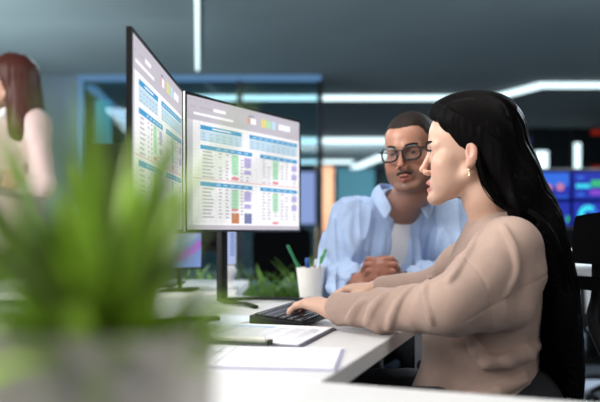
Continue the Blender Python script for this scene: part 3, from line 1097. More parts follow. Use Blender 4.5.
def blades(specs, n=9):
    """folded, arching blades; specs = (base, yaw, lean, length, width, droop, colour)"""
    V, Q, Cc = [], [], []
    for base, yaw, lean, L, w, droop, col in specs:
        b0 = len(V)
        p = np.array(base, float)
        ang = lean
        c, s = math.cos(yaw), math.sin(yaw)
        for i in range(n + 1):
            t = i / n
            ww = w * (0.55 + 0.9 * t) * (1 - t) ** 0.7 if t > 0.15 else w * (0.45 + 1.5 * t)
            ww = max(ww, 0.0004)
            d = np.array((c * math.sin(ang), s * math.sin(ang), math.cos(ang)))
            nrm = np.array((-c * math.cos(ang), -s * math.cos(ang), math.sin(ang)))
            side = np.array((-s, c, 0))
            for k, sd in enumerate((-1, 0, 1)):
                V.append(p + side * sd * ww / 2 + nrm * (0.18 * ww if sd else 0)); Cc.append(np.array(col) * (0.92 + 0.16 * t))
            for k, sd in enumerate((1, 0, -1)):
                V.append(p + side * sd * ww / 2 + nrm * ((0.18 * ww if sd else 0)) - nrm * 0.0009); Cc.append(np.array(col) * (0.92 + 0.16 * t))
            p = p + d * L / n
            ang += droop / n
        for i in range(n):
            for k in range(6):
                Q.append((b0 + i * 6 + k, b0 + i * 6 + (k + 1) % 6, b0 + (i + 1) * 6 + (k + 1) % 6, b0 + (i + 1) * 6 + k))
    return np.array(V), np.array(Q), np.array(Cc)


pot = Vector((-0.0985, 0.355, DZ + 0.0))
pl = thing('potted_plant', 'spiky green plant in a square grey pot, close to the viewer', 'plant', pot, -R(4))
bm = NB()
prof = [(0.041, 0.0), (0.043, 0.003), (0.0495, 0.157), (0.0495, 0.159), (0.044, 0.159), (0.043, 0.135)]
rings = [[bm.verts.new((x * r, y * r, z)) for x, y in ((-1, -.93), (-.93, -1), (.93, -1), (1, -.93), (1, .93), (.93, 1), (-.93, 1), (-1, .93))] for r, z in prof]
for r0, r1 in zip(rings, rings[1:]):
    for k in range(8):
        bm.faces.new((r0[k], r0[(k + 1) % 8], r1[(k + 1) % 8], r1[k]))
bm.faces.new(rings[0])
obj('pot', bm, M_pot, pl)
bm = NB(); box(bm, -0.0425, 0.0425, -0.0425, 0.0425, 0.130, 0.140, 0.004); obj('soil', bm, M_soil, pl)
rp = random.Random(11)
sp = []
for i in range(170):
    yaw = rp.uniform(0, 2 * math.pi)
    q = rp.random()
    lean = 0.10 + 1.15 * q
    L = rp.uniform(0.085, 0.155) * (1.0 - 0.25 * q)
    if math.cos(yaw) > 0.1 and lean > 0.35:
        L *= 0.52
    g = rp.choice((0.3, 0.5, 0.9, 1.4, 1.8))
    rr = 0.028 * math.sqrt(rp.random())
    sp.append(((rr * math.cos(yaw), rr * math.sin(yaw), 0.137), yaw, lean, L, rp.uniform(0.010, 0.018), rp.uniform(0.2, 0.9),
               (0.24 * g, 0.40 * g, 0.025 * g)))
V, Q, Cc = blades(sp)
np_mesh('foliage', V, Q, M_leaf, pl, colors=Cc)

# green planter behind the desk
t = thing('planter', 'low planter of dense green grassy plants behind the monitor desk', 'plant', (-0.15, 3.55, 0), R(0))
bm = NB(); box(bm, -0.6, 0.5, -0.15, 0.15, 0, 0.44, 0.01); obj('trough', bm, mat('dark_planter_box', (0.03, 0.03, 0.03), 0.5), t)
sp = []
for i in range(1500):
    x = rp.uniform(-0.58, 0.48); y = rp.uniform(-0.13, 0.13); g = rp.uniform(0.5, 1.3)
    sp.append(((x, y, 0.43), rp.uniform(0, 6.283), rp.uniform(0.0, 0.7), rp.uniform(0.22, 0.44), rp.uniform(0.012, 0.026), rp.uniform(0.8, 2.2),
               (0.12 * g, 0.25 * g, 0.02 * g)))
V, Q, Cc = blades(sp, 6)
np_mesh('foliage', V, Q, M_leaf2, t, colors=Cc)

# ------------------------------------------------------------------ people
A = np.array


def nrm(v):
    v = np.array(v, float)
    return v / np.linalg.norm(v)


def head_frame(C, F, pitch=0.0, roll=0.0):
    """origin at ear / eye level; x to the person's right, y forward, z up"""
    F = nrm(F)
    X = nrm(np.cross(F, (0, 0, 1)))
    Z = np.cross(X, F)
    c, s = math.cos(pitch), math.sin(pitch)
    F2, Z2 = F * c + Z * s, Z * c - F * s
    c, s = math.cos(roll), math.sin(roll)
    X2, Z3 = X * c + Z2 * s, Z2 * c - X * s
    return np.array(C, float), X2, F2, Z3


def add_head(S, fr, male=False, mouth=0.0):
    S.frame(*fr)
    m = 1 if male else 0
    S.ell((0, -0.010, 0.034), (0.073 + .002 * m, 0.094, 0.080), 0.01)
    S.ell((0, 0.040, 0.036), (0.060, 0.052, 0.056), 0.02)
    S.ell((0, 0.040, -0.030), (0.058 + .003 * m, 0.050, 0.066), 0.02)
    for s in (-1, 1):
        S.cap((s * (0.052 + .004 * m), 0.000, -0.052), (s * (0.017 + .009 * m), 0.075 - .004 * m, -0.098), 0.016 + .002 * m, 0.0145, 0.02)
        S.ell((s * 0.044, 0.056, -0.030), (0.022, 0.021, 0.021), 0.02)
        S.ell((s * (0.038 + .002 * m), 0.050, -0.062), (0.026, 0.027 - .004 * m, 0.032), 0.02)
        S.cap((s * 0.012, 0.0885, 0.016 + .001 * m), (s * 0.045, 0.070, 0.012), 0.0065 + .004 * m, 0.007, 0.014)
    S.ell((0, 0.0835 - .004 * m, -0.1005), (0.019 + .004 * m, 0.0165, 0.0145), 0.014)
    # eye sockets, lids
    for s in (-1, 1):
        S.ell((s * 0.032, 0.094, -0.002), (0.017, 0.0125, 0.0105), 0.009, 'c')
        S.ell((s * 0.0315, 0.0725, -0.001), (0.0145, 0.0135, 0.0132), 0.003)
        S.ell((s * 0.0320, 0.088, -0.0015), (0.0125, 0.010, 0.0044 - .0014 * m), 0.0012, 'c')
    # nose
    k = 1.12 if male else 0.92
    S.cap((0, 0.088, 0.006), (0, 0.1080 + .002 * m, -0.0325), 0.0075 * k, 0.0072 * k, 0.008)
    S.ell((0, 0.1088 + .0022 * m, -0.0350), (0.0085 * k, 0.0088, 0.0074), 0.005)
    for s in (-1, 1):
        S.ell((s * 0.0115 * k, 0.0985, -0.0425), (0.0062, 0.0095, 0.0062), 0.005)
        S.ell((s * 0.006, 0.1045, -0.0475), (0.0028, 0.0045, 0.0032), 0.002, 'c')
    # mouth mound, lips
    S.ell((0, 0.078, -0.070), (0.026, 0.0175, 0.019), 0.012)
    S.chain([(-0.023, 0.0835, -0.0705), (-0.009, 0.0945, -0.0655), (0, 0.0955, -0.0668), (0.009, 0.0945, -0.0655), (0.023, 0.0835, -0.0705)],
            [0.0022, 0.0048, 0.0044, 0.0048, 0.0022], 0.004)
    S.chain([(-0.021, 0.0835, -0.0735 - mouth), (0, 0.0935, -0.0785 - mouth), (0.021, 0.0835, -0.0735 - mouth)], [0.0025, 0.0062, 0.0025], 0.004)
    S.ell((0, 0.097, -0.0718 - mouth * .5), (0.017, 0.013, 0.0011 + mouth * .5), 0.0022, 'c')
    # ears
    for s in (-1, 1):
        S.ell((s * 0.0745, -0.010, -0.010), (0.0080, 0.0145 + .002 * m, 0.0265 + .003 * m), 0.006)
        S.ell((s * 0.0730, -0.003, -0.034), (0.0065, 0.0085, 0.0100), 0.006)
        S.ell((s * 0.0830, -0.004, -0.006), (0.0065, 0.0075, 0.0150), 0.004, 'c')
        S.cap((s * 0.075, -0.020, 0.012), (s * 0.078, -0.006, 0.020), 0.004, 0.003, 0.004)
    # neck
    S.cap((0, -0.022, -0.045), (0, -0.030, -0.10), 0.050 + .008 * m, 0.050 + .009 * m, 0.02)


def hand_axes(D, back):
    """finger direction and back-of-hand direction -> (Y, Z)"""
    Y = nrm(D)
    Z = nrm(np.array(back, float) - Y * np.dot(back, Y))
    return Y, Z


def add_hand(S, W, D, back, left, sc=1.0, curl=(25, 25, 15), spread=1.0, thumb=None, curls=None):
    """palm, four bent fingers of their own length, and a thumb leaving the side of the palm"""
    Y, Z = hand_axes(D, back)
    X = np.cross(Y, Z)          # points to the thumb of a left hand (palm down, fingers forward)
    if not left:
        X = -X
    S.frame(W, X, Y, Z, sc)
    xs = (0.027, 0.0085, -0.0095, -0.0260)
    ys = (0.086, 0.088, 0.083, 0.074)
    lens = ((0.041, 0.024, 0.019), (0.045, 0.028, 0.020), (0.042, 0.026, 0.019), (0.033, 0.019, 0.017))
    rs = (0.0086, 0.0088, 0.0083, 0.0072)
    S.cap((0.006, -0.05, 0), (0.008, 0.006, 0), 0.0180, 0.0190, 0.012)
    S.cap((-0.006, -0.05, 0), (-0.008, 0.006, 0), 0.0180, 0.0185, 0.012)
    for i in range(4):
        S.cap((xs[i] * 0.62, 0.010, 0.000), (xs[i], ys[i] - 0.002, 0.003), 0.0135, 0.0108, 0.014)
        c = curls[i] if curls else curl
        p = np.array((xs[i], ys[i], 0.002))
        a = 0.0
        sa = (xs[i] * 2.2) * spread
        r = rs[i]
        pts, rad = [p], [r * 1.12]
        for j in range(3):
            a += math.radians(c[j])
            p = p + lens[i][j] * np.array((math.sin(sa) * math.cos(a), math.cos(sa) * math.cos(a), -math.sin(a)))
            pts.append(p)
            rad.append(r * (1.0, 0.93, 0.80)[j])
        S.chain(pts, rad, 0.0035)
        S.ell(pts[0] + np.array((0, 0, 0.004)), (0.0075, 0.009, 0.006), 0.006)
    t = thumb or ((0.020, 0.018, -0.006), (0.040, 0.046, -0.014), (0.047, 0.074, -0.020), (0.046, 0.098, -0.024))
    S.chain(t, (0.0150, 0.0122, 0.0100, 0.0082), 0.006)
    S.cap((0.010, 0.030, -0.008), (0.026, 0.050, -0.008), 0.012, 0.012, 0.012)
    return X, Y, Z


def local(V, fr):
    return (V - fr[0]) @ np.stack(fr[1:], 1)


def face_tint(V, fr, base, lip, blush, stubble=None, beard=0.0):
    """skin colour with lips, redness and beard shadow"""
    L = local(V, fr)
    x, y, z = np.abs(L[:, 0]), L[:, 1], L[:, 2]
    c = np.tile(np.array(base), (len(V), 1))
    def mix(col, w):
        nonlocal c
        c = c * (1 - w[:, None]) + np.array(col) * w[:, None]
    front = ss(0.03, 0.06, y) * ss(-0.20, -0.14, z)
    mix(blush, 0.45 * np.exp(-((x - 0.043) / 0.018) ** 2 - ((z + 0.036) / 0.018) ** 2) * front)
    mix(blush, 0.40 * np.exp(-(x / 0.014) ** 2 - ((z + 0.038) / 0.012) ** 2) * front)
    mix(blush, 0.5 * np.exp(-((x - 0.08) / 0.012) ** 2 - ((z + 0.01) / 0.035) ** 2) * ss(-0.04, -0.02, y) * ss(0.02, 0.0, y))
    if stubble is not None:
        w = ss(-0.045, -0.062, z) * ss(-0.03, 0.01, y) * ss(-0.135, -0.118, z)
        mix(stubble, beard * w)
        mix(stubble, 0.85 * np.exp(-((z + 0.0565) / 0.0058) ** 2) * ss(0.030, 0.022, x) * front)
        mix(stubble, 0.5 * np.exp(-(x / 0.009) ** 2 - ((z + 0.088) / 0.006) ** 2) * front)
    lipw = ss(0.0235, 0.019, x) * ss(0.0855, 0.0885, y + 0.0 * z) * ss(-0.0875, -0.084, z) * ss(-0.0600, -0.0630, z)
    mix(lip, lipw * 0.9)
    return np.clip(c, 0, 1)


def eyes(fr, parent, off, iris, look=(0.0, 0.0), white=None):
    """two eyeballs with iris and pupil"""
    for s in (-1, 1):
        bm = NB()
        bmesh.ops.create_uvsphere(bm, u_segments=24, v_segments=20, radius=0.0120)
        # pole (z) turned to face +y
        bmesh.ops.rotate(bm, verts=bm.verts[:], cent=(0, 0, 0), matrix=Matrix.Rotation(-math.pi / 2, 3, 'X'))
        for f in bm.faces:
            q = f.calc_center_median()
            r = math.hypot(q.x, q.z)
            if q.y > 0:
                f.material_index = 2 if r < 0.0024 else (1 if r < 0.0066 else 0)
        Rm = Matrix((fr[1], fr[2], fr[3])).transposed().to_4x4()
        M = Matrix.Translation(Vector(fr[0] - np.array(off))) @ Rm @ Matrix.Translation((s * 0.0315, 0.0735, -0.0012)) @ Matrix.Rotation(look[0], 4, 'Z') @ Matrix.Rotation(look[1], 4, 'X')
        bmesh.ops.transform(bm, matrix=M, verts=bm.verts[:])
        obj('eye', bm, [white or M_eyew, iris, M_pupil], parent, True, angle=180)


def strip_hairs(fr, parent, off, name, m, pts_of, n, r):
    bm = NB()
    Rm = np.stack(fr[1:], 1)
    for pts in pts_of:
        w = [Vector(Rm @ np.array(p) + fr[0] - np.array(off)) for p in pts]
        k = len(w)
        tube(bm, w, [r * (0.35 + 0.65 * math.sin(math.pi * (0.15 + 0.8 * i / (k - 1)))) for i in range(k)], n)
    return obj(name, bm, m, parent, True)


M_skinw = mat('skin_fair', (0.62, 0.40, 0.30), 0.42, spec=0.4, sub=0.12, attr='tint', noise=0.04, nscale=300)
M_skinm = mat('skin_tan', (0.42, 0.22, 0.15), 0.42, spec=0.4, sub=0.10, attr='tint', noise=0.05, nscale=300)
M_eyew = mat('eye_white', (0.75, 0.72, 0.70), 0.15)
M_irisb = mat('iris_brown', (0.05, 0.022, 0.010), 0.15)
M_pupil = mat('pupil_black', (0.004, 0.004, 0.004), 0.1)
M_hair = mat('hair_black', (0.0016, 0.0012, 0.0012), 0.58, spec=0.05)
M_hairbrown = mat('hair_dark_brown', (0.012, 0.007, 0.005), 0.7, spec=0.2, noise=0.5, nscale=300)
M_hairred = mat('hair_auburn', (0.050, 0.011, 0.007), 0.5, spec=0.25)
M_blouse = mat('beige_blouse_cloth', (0.415, 0.285, 0.230), 0.75, noise=0.05, nscale=30, bump=0.25, bscale=900, sheen=0.15)
M_shirt = mat('light_blue_shirt_cloth', (0.43, 0.56, 0.80), 0.75, noise=0.05, nscale=30, bump=0.2, bscale=900, sheen=0.1)
M_tee = mat('white_tee_cloth', (0.84, 0.84, 0.87), 0.8, bump=0.2, bscale=900)
M_pants = mat('dark_trousers_cloth', (0.010, 0.011, 0.015), 0.85, bump=0.3, bscale=800)
M_shoe = mat('black_shoe_leather', (0.012, 0.010, 0.010), 0.4)
M_pinkb = mat('pale_pink_blouse_cloth', (0.58, 0.43, 0.42), 0.7, noise=0.04, nscale=30)
M_gold = mat('earring_gold', (0.75, 0.55, 0.35), 0.25, metal=1.0)
M_lash = mat('lash_black', (0.006, 0.005, 0.005), 0.5)
M_button = mat('shirt_button', (0.62, 0.68, 0.80), 0.3)


def folds(axis_a, axis_b, amp, freq, seed, twist=0.0, rng=0.12):
    """cloth creases running round a limb between two points"""
    a, b = np.array(axis_a, float), np.array(axis_b, float)
    d = nrm(b - a)
    L = np.linalg.norm(b - a)
    u = nrm(np.cross(d, (0.3, 0.2, 0.9)))
    v = np.cross(d, u)

    def f(p, D):
        idx = np.nonzero(np.abs(D) < 0.02)[0]
        if not len(idx):
            return D
        q = p[idx] - a
        t = q @ d
        h = np.clip(t, 0, L)
        r = np.linalg.norm(q - h[:, None] * d, axis=1)
        w = ss(rng, rng * 0.6, r) * ss(-0.03, 0.02, t) * ss(L + 0.03, L - 0.02, t)
        ang = np.arctan2(q @ v, q @ u)
        warp = vnoise(p[idx], 9.0, seed) * 0.9 + vnoise(p[idx], 22.0, seed + 1) * 0.3
        s = 0.45 - 1.6 * (1 - np.abs(np.sin(0.5 * freq * t + twist * ang + 1.8 * warp))) ** 1.7
        m = 0.5 + 0.5 * vnoise(p[idx], 7.0, seed + 5)
        D[idx] += amp * s * w * m
        return D
    return f


def crumple(amp, scale, seed, stretch=(1, 1, 1)):
    st = np.array(stretch, float)

    def f(p, D):
        idx = np.nonzero(np.abs(D) < 0.02)[0]
        if len(idx):
            q = p[idx] * st
            n = vnoise(q + 0.02 * np.stack([vnoise(q, 8, seed + 9), vnoise(q, 8, seed + 8), vnoise(q, 8, seed + 7)], 1), scale, seed)
            r = 1 - 2 * np.abs(n)              # ridged
            D[idx] -= amp * (r * np.abs(r))
        return D
    return f


def trace_strands(S, starts, flow, steps, step, lift):
    """follows the surface of S along flow; returns (steps, n, 3)"""
    p = starts.copy()
    out = []
    for i in range(steps):
        for _ in range(2):
            g = S.grad(p)
            p = p - g * (S.ev(p) - lift)[:, None]
        out.append(p.copy())
        f = flow(p, i / steps)
        f = f - g * (f * g).sum(1, keepdims=True)
        f /= np.maximum(np.linalg.norm(f, axis=1, keepdims=True), 1e-6)
        p = p + f * step
    return np.array(out)


def strands_mesh(T, r, taper=0.6):
    """thin three-sided tubes; T = (steps, n, 3)"""
    k, n, _ = T.shape
    V = np.zeros((n, k, 3, 3))
    for i in range(k):
        t = T[min(i + 1, k - 1)] - T[max(i - 1, 0)]
        t /= np.maximum(np.linalg.norm(t, axis=1, keepdims=True), 1e-9)
        a = np.cross(t, A([0.31, 0.17, 0.93])); a /= np.maximum(np.linalg.norm(a, axis=1, keepdims=True), 1e-9)
        b = np.cross(t, a)
        w = r * (1 - taper * max(0, (i / (k - 1) - 0.6) / 0.4))
        for j in range(3):
            V[:, i, j] = T[i] + (a * math.cos(2.094 * j) + b * math.sin(2.094 * j)) * w
    V = V.reshape(-1, 3)
    base = (np.arange(n) * k * 3)[:, None, None] + (np.arange(k - 1) * 3)[None, :, None]
    Q = []
    for j in range(3):
        j2 = (j + 1) % 3
        Q.append(np.stack([base[..., 0] + j, base[..., 0] + j2, base[..., 0] + 3 + j2, base[..., 0] + 3 + j], -1).reshape(-1, 4))
    return V, np.concatenate(Q)


def join_np(parts):
    Vs, Qs, n = [], [], 0
    for V, Q in parts:
        Vs.append(V); Qs.append(Q + n); n += len(V)
    return np.concatenate(Vs), np.concatenate(Qs)


def trousers_and_shoes(root, off, hips, knees, ankles, toes, rh=0.10, seed=3, dx=0.006, hip=(0.13, 0.17, 0.10)):
    S = Solid()
    hc = (np.array(hips[0]) + np.array(hips[1])) / 2
    S.ell(hc + A([0, 0, 0.03]), hip, 0.04)
    for h, k, a in zip(hips, knees, ankles):
        S.cap(h, k, rh * 0.92, 0.068, 0.03)
        S.cap(k, A(a) + A([0, 0, 0.03]), 0.066, 0.050, 0.02)
    S.fn(crumple(0.004, 14, seed))
    V, Q = S.mesh(dx)
    np_mesh('trousers', V, Q, M_pants, root, off)
    for a, t in zip(ankles, toes):
        S = Solid()
        a, t = A(a), A(t)
        S.cap(A([a[0], a[1], 0.042]), A([t[0], t[1], 0.030]), 0.040, 0.028, 0.02)
        S.cap(A([a[0], a[1], 0.09]), A([a[0], a[1], 0.045]), 0.040, 0.038, 0.02)
        S.ell(A([t[0], t[1], 0.028]), (0.04, 0.04, 0.026), 0.02)
        def sole(p, D): return np.maximum(D, 0.004 - p[:, 2])
        S.fn(sole)
        V, Q = S.mesh(0.005)
        np_mesh('shoe', V, Q, M_shoe, root, off)


# ================================================================== the woman at the keyboard
Cw = A([0.378, 1.56, 1.113])
fw = head_frame(Cw, (-0.935, 0.355, 0), R(-1))
SH_L, SH_R = A([0.422, 1.425, 0.905]), A([0.445, 1.705, 0.895])
EL_L, EL_R = A([0.282, 1.335, 0.797]), A([0.358, 1.810, 0.790])
WR_L, WR_R = A([0.078, 1.520, 0.770]), A([0.206, 1.880, 0.786])
HD_L = A([-0.115, 0.150, 0.012])
HD_R = A([-0.117, 0.085, -0.008])
root = thing('person', 'woman with long black hair in a beige blouse typing, seated in profile', 'person', (0.44, 1.56, 0))
offw = (0.44, 1.56, 0)

S = Solid()
add_head(S, fw, mouth=0.0032)
S.frame()
nb = fw[0] + fw[2] * -0.030 + fw[3] * -0.10
S.cap(nb, (0.428, 1.563, 0.945), 0.048, 0.050, 0.02)
S.cap((0.425, 1.562, 0.925), SH_L, 0.044, 0.040, 0.03)
S.cap((0.425, 1.562, 0.925), SH_R, 0.042, 0.038, 0.03)
S.ell((0.435, 1.56, 0.82), (0.075, 0.12, 0.12), 0.04)
S.ell((0.42, 1.56, 0.62), (0.095, 0.115, 0.15), 0.04)
S.ell((0.45, 1.56, 0.52), (0.11, 0.145, 0.085), 0.04)
for sh, el, wr in ((SH_L, EL_L, WR_L), (SH_R, EL_R, WR_R)):
    S.cap(sh, el, 0.040, 0.033, 0.02)
    S.cap(el, wr, 0.033, 0.021, 0.02)
add_hand(S, WR_L, HD_L, (0.10, -0.12, 1), True, 1.02, curls=((12, 20, 14), (13, 20, 14), (15, 22, 14), (17, 24, 14)))
add_hand(S, WR_R, HD_R, (0.0, -0.10, 1), False, 0.96, curls=((24, 24, 15), (18, 24, 15), (10, 22, 15), (4, 18, 15)))

V, Q = S.mesh(0.0021)
tint = face_tint(V, fw, (0.62, 0.385, 0.285), (0.52, 0.17, 0.15), (0.62, 0.27, 0.20))
np_mesh('body', V, Q, M_skinw, root, offw, tint)
eyes(fw, root, offw, M_irisb, (0.0, -0.06))
brow = [[(s * (0.016 + 0.030 * t), 0.0975 - 0.022 * t ** 2 + 0.0003 * k, 0.0155 + 0.0065 * math.sin(t * 2.3) + 0.0011 * k) for t in (0, .25, .5, .75, 1)] for s in (-1, 1) for k in (-1, 0, 1)]
strip_hairs(fw, root, offw, 'eyebrow', M_hairbrown, brow[:3], 6, 0.0019)
strip_hairs(fw, root, offw, 'eyebrow', M_hairbrown, brow[3:], 6, 0.0019)
for s in (-1, 1):
    la = [[(s * (0.0205 + 0.023 * t), 0.0845 + 0.0035 * math.sin(t * 3.14) - 0.004 * t, 0.0022 + 0.0022 * math.sin(t * 3.14) - 0.001 * t),
           (s * (0.0205 + 0.026 * t), 0.0905 + 0.0035 * math.sin(t * 3.14) - 0.003 * t, 0.0022 + 0.003 * math.sin(t * 3.14)),
           (s * (0.0205 + 0.029 * t), 0.0955 + 0.0035 * math.sin(t * 3.14) - 0.003 * t, 0.0050 + 0.003 * math.sin(t * 3.14))] for t in np.linspace(0.1, 1, 12)]
    la += [[(s * (0.0195 + 0.025 * t), 0.0848 + 0.0042 * math.sin(t * 3.14) - 0.0065 * t, 0.0018 + 0.0030 * math.sin(t * 3.14)) for t in np.linspace(0, 1, 8)]]
    strip_hairs(fw, root, offw, 'eyelashes', M_lash, la, 5, 0.0013)

# blouse
S = Solid()
S.ell((0.430, 1.560, 0.835), (0.098, 0.155, 0.140), 0.04)
S.ell((0.392, 1.555, 0.700), (0.122, 0.150, 0.160), 0.05)
S.ell((0.388, 1.555, 0.560), (0.146, 0.168, 0.110), 0.05)
S.cap((0.436, 1.562, 0.925), SH_L + A([0.002, 0.005, -0.004]), 0.052, 0.054, 0.04)
S.cap((0.436, 1.562, 0.925), SH_R, 0.050, 0.050, 0.04)
d = nrm(WR_L - EL_L)
mid = SH_L * 0.45 + EL_L * 0.55
S.chain([SH_L, mid + A([0.008, 0.010, -0.006])], [0.059, 0.062], 0.03)
S.chain([mid + A([0.008, 0.010, -0.006]), EL_L], [0.062, 0.054], 0.014)
S.chain([EL_L, EL_L * 0.45 + WR_L * 0.55 + A([0, 0, -0.004]), WR_L - d * 0.010], [0.053, 0.041, 0.0335], 0.02)
S.chain([SH_R, SH_R * 0.5 + EL_R * 0.5, EL_R], [0.056, 0.058, 0.052], 0.03)
S.chain([EL_R, WR_R * 0.9 + EL_R * 0.1], [0.052, 0.034], 0.025)
# slack batwing cloth below the upper arm, with a crease under it; drape folds at the side
S.chain([(0.300, 1.345, 0.785), (0.365, 1.372, 0.790), (0.418, 1.398, 0.782)], [0.043, 0.044, 0.036], 0.014)
S.chain([(0.420, 1.400, 0.790), (0.440, 1.420, 0.850)], [0.040, 0.050], 0.02)
S.chain([(0.335, 1.402, 0.735), (0.345, 1.396, 0.705), (0.368, 1.394, 0.680)], [0.006, 0.011, 0.012], 0.010)
S.chain([(0.366, 1.396, 0.678), (0.410, 1.402, 0.682), (0.455, 1.428, 0.692), (0.490, 1.470, 0.700)], [0.012, 0.015, 0.015, 0.010], 0.010)
S.chain([(0.335, 1.402, 0.610), (0.390, 1.394, 0.622), (0.450, 1.415, 0.640)], [0.006, 0.009, 0.006], 0.016)
# collar band
for s in np.linspace(0, 2 * math.pi, 15)[:-1]:
    s2 = s + 2 * math.pi / 14
    q = lambda a: A([0.432 + 0.058 * math.cos(a), 1.562 + 0.060 * math.sin(a), 0.966 + 0.020 * math.cos(a)])
    S.cap(q(s), q(s2), 0.0095, 0.0095, 0.007)
S.cap((0.410, 1.565, 1.10), (0.433, 1.563, 0.945), 0.057, 0.052, 0.008, 'c')
S.cap(WR_L - d * 0.026, WR_L + d * 0.08, 0.0272, 0.0290, 0.004, 'c')
for pth, r in (([(484, 226), (472, 246), (458, 268), (448, 282)], 0.006), ([(503, 226), (514, 248), (516, 272), (505, 296)], 0.006),
               ([(412, 286), (400, 300), (392, 318), (388, 330)], 0.005), ([(388, 294), (374, 306), (366, 324)], 0.005),
               ([(366, 300), (357, 308), (349, 322)], 0.004), ([(430, 274), (424, 296), (432, 322)], 0.005)):
    S.ridge(pth, r * 0.8, 0.010, 0.15)
S.fn(folds(EL_L, WR_L, 0.0036, 62, 3, 1.0, 0.085))
S.fn(folds(SH_L, EL_L, 0.0028, 30, 8, 1.0, 0.10))
S.fn(crumple(0.0022, 12, 5, (1.0, 1.0, 0.55)))
def seams(p, D):
    idx = np.nonzero(np.abs(D) < 0.01)[0]
    if len(idx):
        q = p[idx]
        # drop-shoulder armhole seam crossing the sleeve above the elbow, and the seam running back from it
        ax = nrm(EL_L - SH_L)
        t = (q - (SH_L * 0.30 + EL_L * 0.70)) @ nrm(ax + A([-0.35, 0.0, 0.25]))
        near = np.linalg.norm(q - EL_L * 0.7 - SH_L * 0.3, axis=1) < 0.125
        D[idx] += 0.0022 * np.exp(-(t / 0.0024) ** 2) * near * (q[:, 1] < 1.45)
        z0 = 0.775 + (q[:, 0] - 0.30) * 0.42
        near2 = (q[:, 0] > 0.30) & (q[:, 1] < 1.43)
        D[idx] += 0.0020 * np.exp(-((q[:, 2] - z0) / 0.0024) ** 2) * near2
    return D
S.fn(seams)
blouse_S = S
V, Q = S.mesh(0.0028)
np_mesh('blouse', V, Q, M_blouse, root, offw)
bm = NB(); bmesh.ops.create_uvsphere(bm, u_segments=12, v_segments=8, radius=0.0055, matrix=Matrix.Translation(Vector(WR_L + A([0.02, -0.030, -0.008]) - A(offw))) @ Matrix.Diagonal((1, 1, 1, 1)))
obj('cuff_button', bm, M_blouse, root, True)
trousers_and_shoes(root, offw, [(0.45, 1.47, 0.535), (0.45, 1.65, 0.535)], [(0.06, 1.45, 0.545), (0.06, 1.66, 0.545)],
                   [(0.06, 1.44, 0.10), (0.06, 1.66, 0.10)], [(-0.08, 1.44, 0.03), (-0.08, 1.66, 0.03)], 0.088)

# hair
S = Solid()
S.frame(*fw)
S.ell((0, -0.008, 0.040), (0.0840, 0.101, 0.0925), 0.02)
S.ell((0, 0.046, 0.062), (0.064, 0.055, 0.050), 0.04)
S.frame()
def slab(c, r, k=0.03): S.ell(c, r, k)
slab((0.424, 1.545, 1.110), (0.064, 0.092, 0.110))
slab((0.464, 1.545, 1.010), (0.060, 0.108, 0.120))
slab((0.508, 1.545, 0.900), (0.058, 0.123, 0.140))
slab((0.540, 1.548, 0.770), (0.052, 0.130, 0.160))
slab((0.558, 1.550, 0.640), (0.042, 0.120, 0.150))
# the face, ear and neck stay free
def hair_edge(p, D):
    q = local(p, fw)
    yl = np.interp(q[:, 2], [-0.40, -0.20, -0.135, -0.105, -0.05, -0.016, 0.000, 0.006, 0.030, 0.056, 0.080, 0.10],
                   [-0.12, -0.10, -0.078, -0.042, -0.016, -0.007, 0.008, 0.019, 0.040, 0.063, 0.088, 0.14])
    yl = yl + 0.004 * vnoise(p * A([1, 1, 0.3]), 60, 12)
    w = np.clip(1 - (yl - q[:, 1]) / 0.05, 0, 1) * ss(-0.03, 0.01, q[:, 2])
    return np.where(np.abs(D) < 0.05, np.maximum(D + 0.0075 * w ** 2, (q[:, 1] - yl) * 0.65), D)
S.fn(hair_edge)
hairS = S
def groove(p, D):
    idx = np.nonzero(np.abs(D) < 0.012)[0]
    if len(idx):
        q = local(p[idx], fw)
        a = np.arctan2(q[:, 0], q[:, 2] + 0.35)
        w = vnoise(p[idx] * A([1, 1, 0.25]), 30, 4)
        D[idx] += 0.0012 * np.sin(95 * a + 3 * w) + 0.0010 * vnoise(p[idx] * A([3, 3, 0.35]), 60, 6)
    return D
base_ops = list(S.ops)
S.fn(groove)
V1, Q1 = S.mesh(0.0026)
S.ops = base_ops
rs_ = np.random.RandomState(4)
n = 1100
u = rs_.uniform(-0.09, 0.085, n)
sx = np.where(rs_.rand(n) < 0.68, -1, 1) * rs_.uniform(0.001, 0.012, n)
st = np.stack([sx, u, np.full(n, 0.16)], 1)
st[:, 2] = 0.04 + 0.1 * np.sqrt(np.maximum(0, 1 - (u / 0.118) ** 2))
Rm = np.stack(fw[1:], 1)
starts = st @ Rm.T + fw[0]
side = np.sign(sx)
jit = rs_.normal(0, 0.07, (n, 3))
def flow(p, t):
    L = local(p, fw)
    w = ss(0.06, -0.10, L[:, 2])[:, None]
    out = np.stack([np.sign(sx) * 1.0, -0.55 - 0.3 * (u > 0.03), np.full(n, -0.45)], 1) @ Rm.T
    down = np.tile(A([0.16, 0.0, -1.0]), (n, 1))
    return out * (1 - w) + down * w + jit * 0.35
T = trace_strands(S, starts, flow, 64, 0.0110, 0.0004)
V2, Q2 = strands_mesh(T, 0.0009)
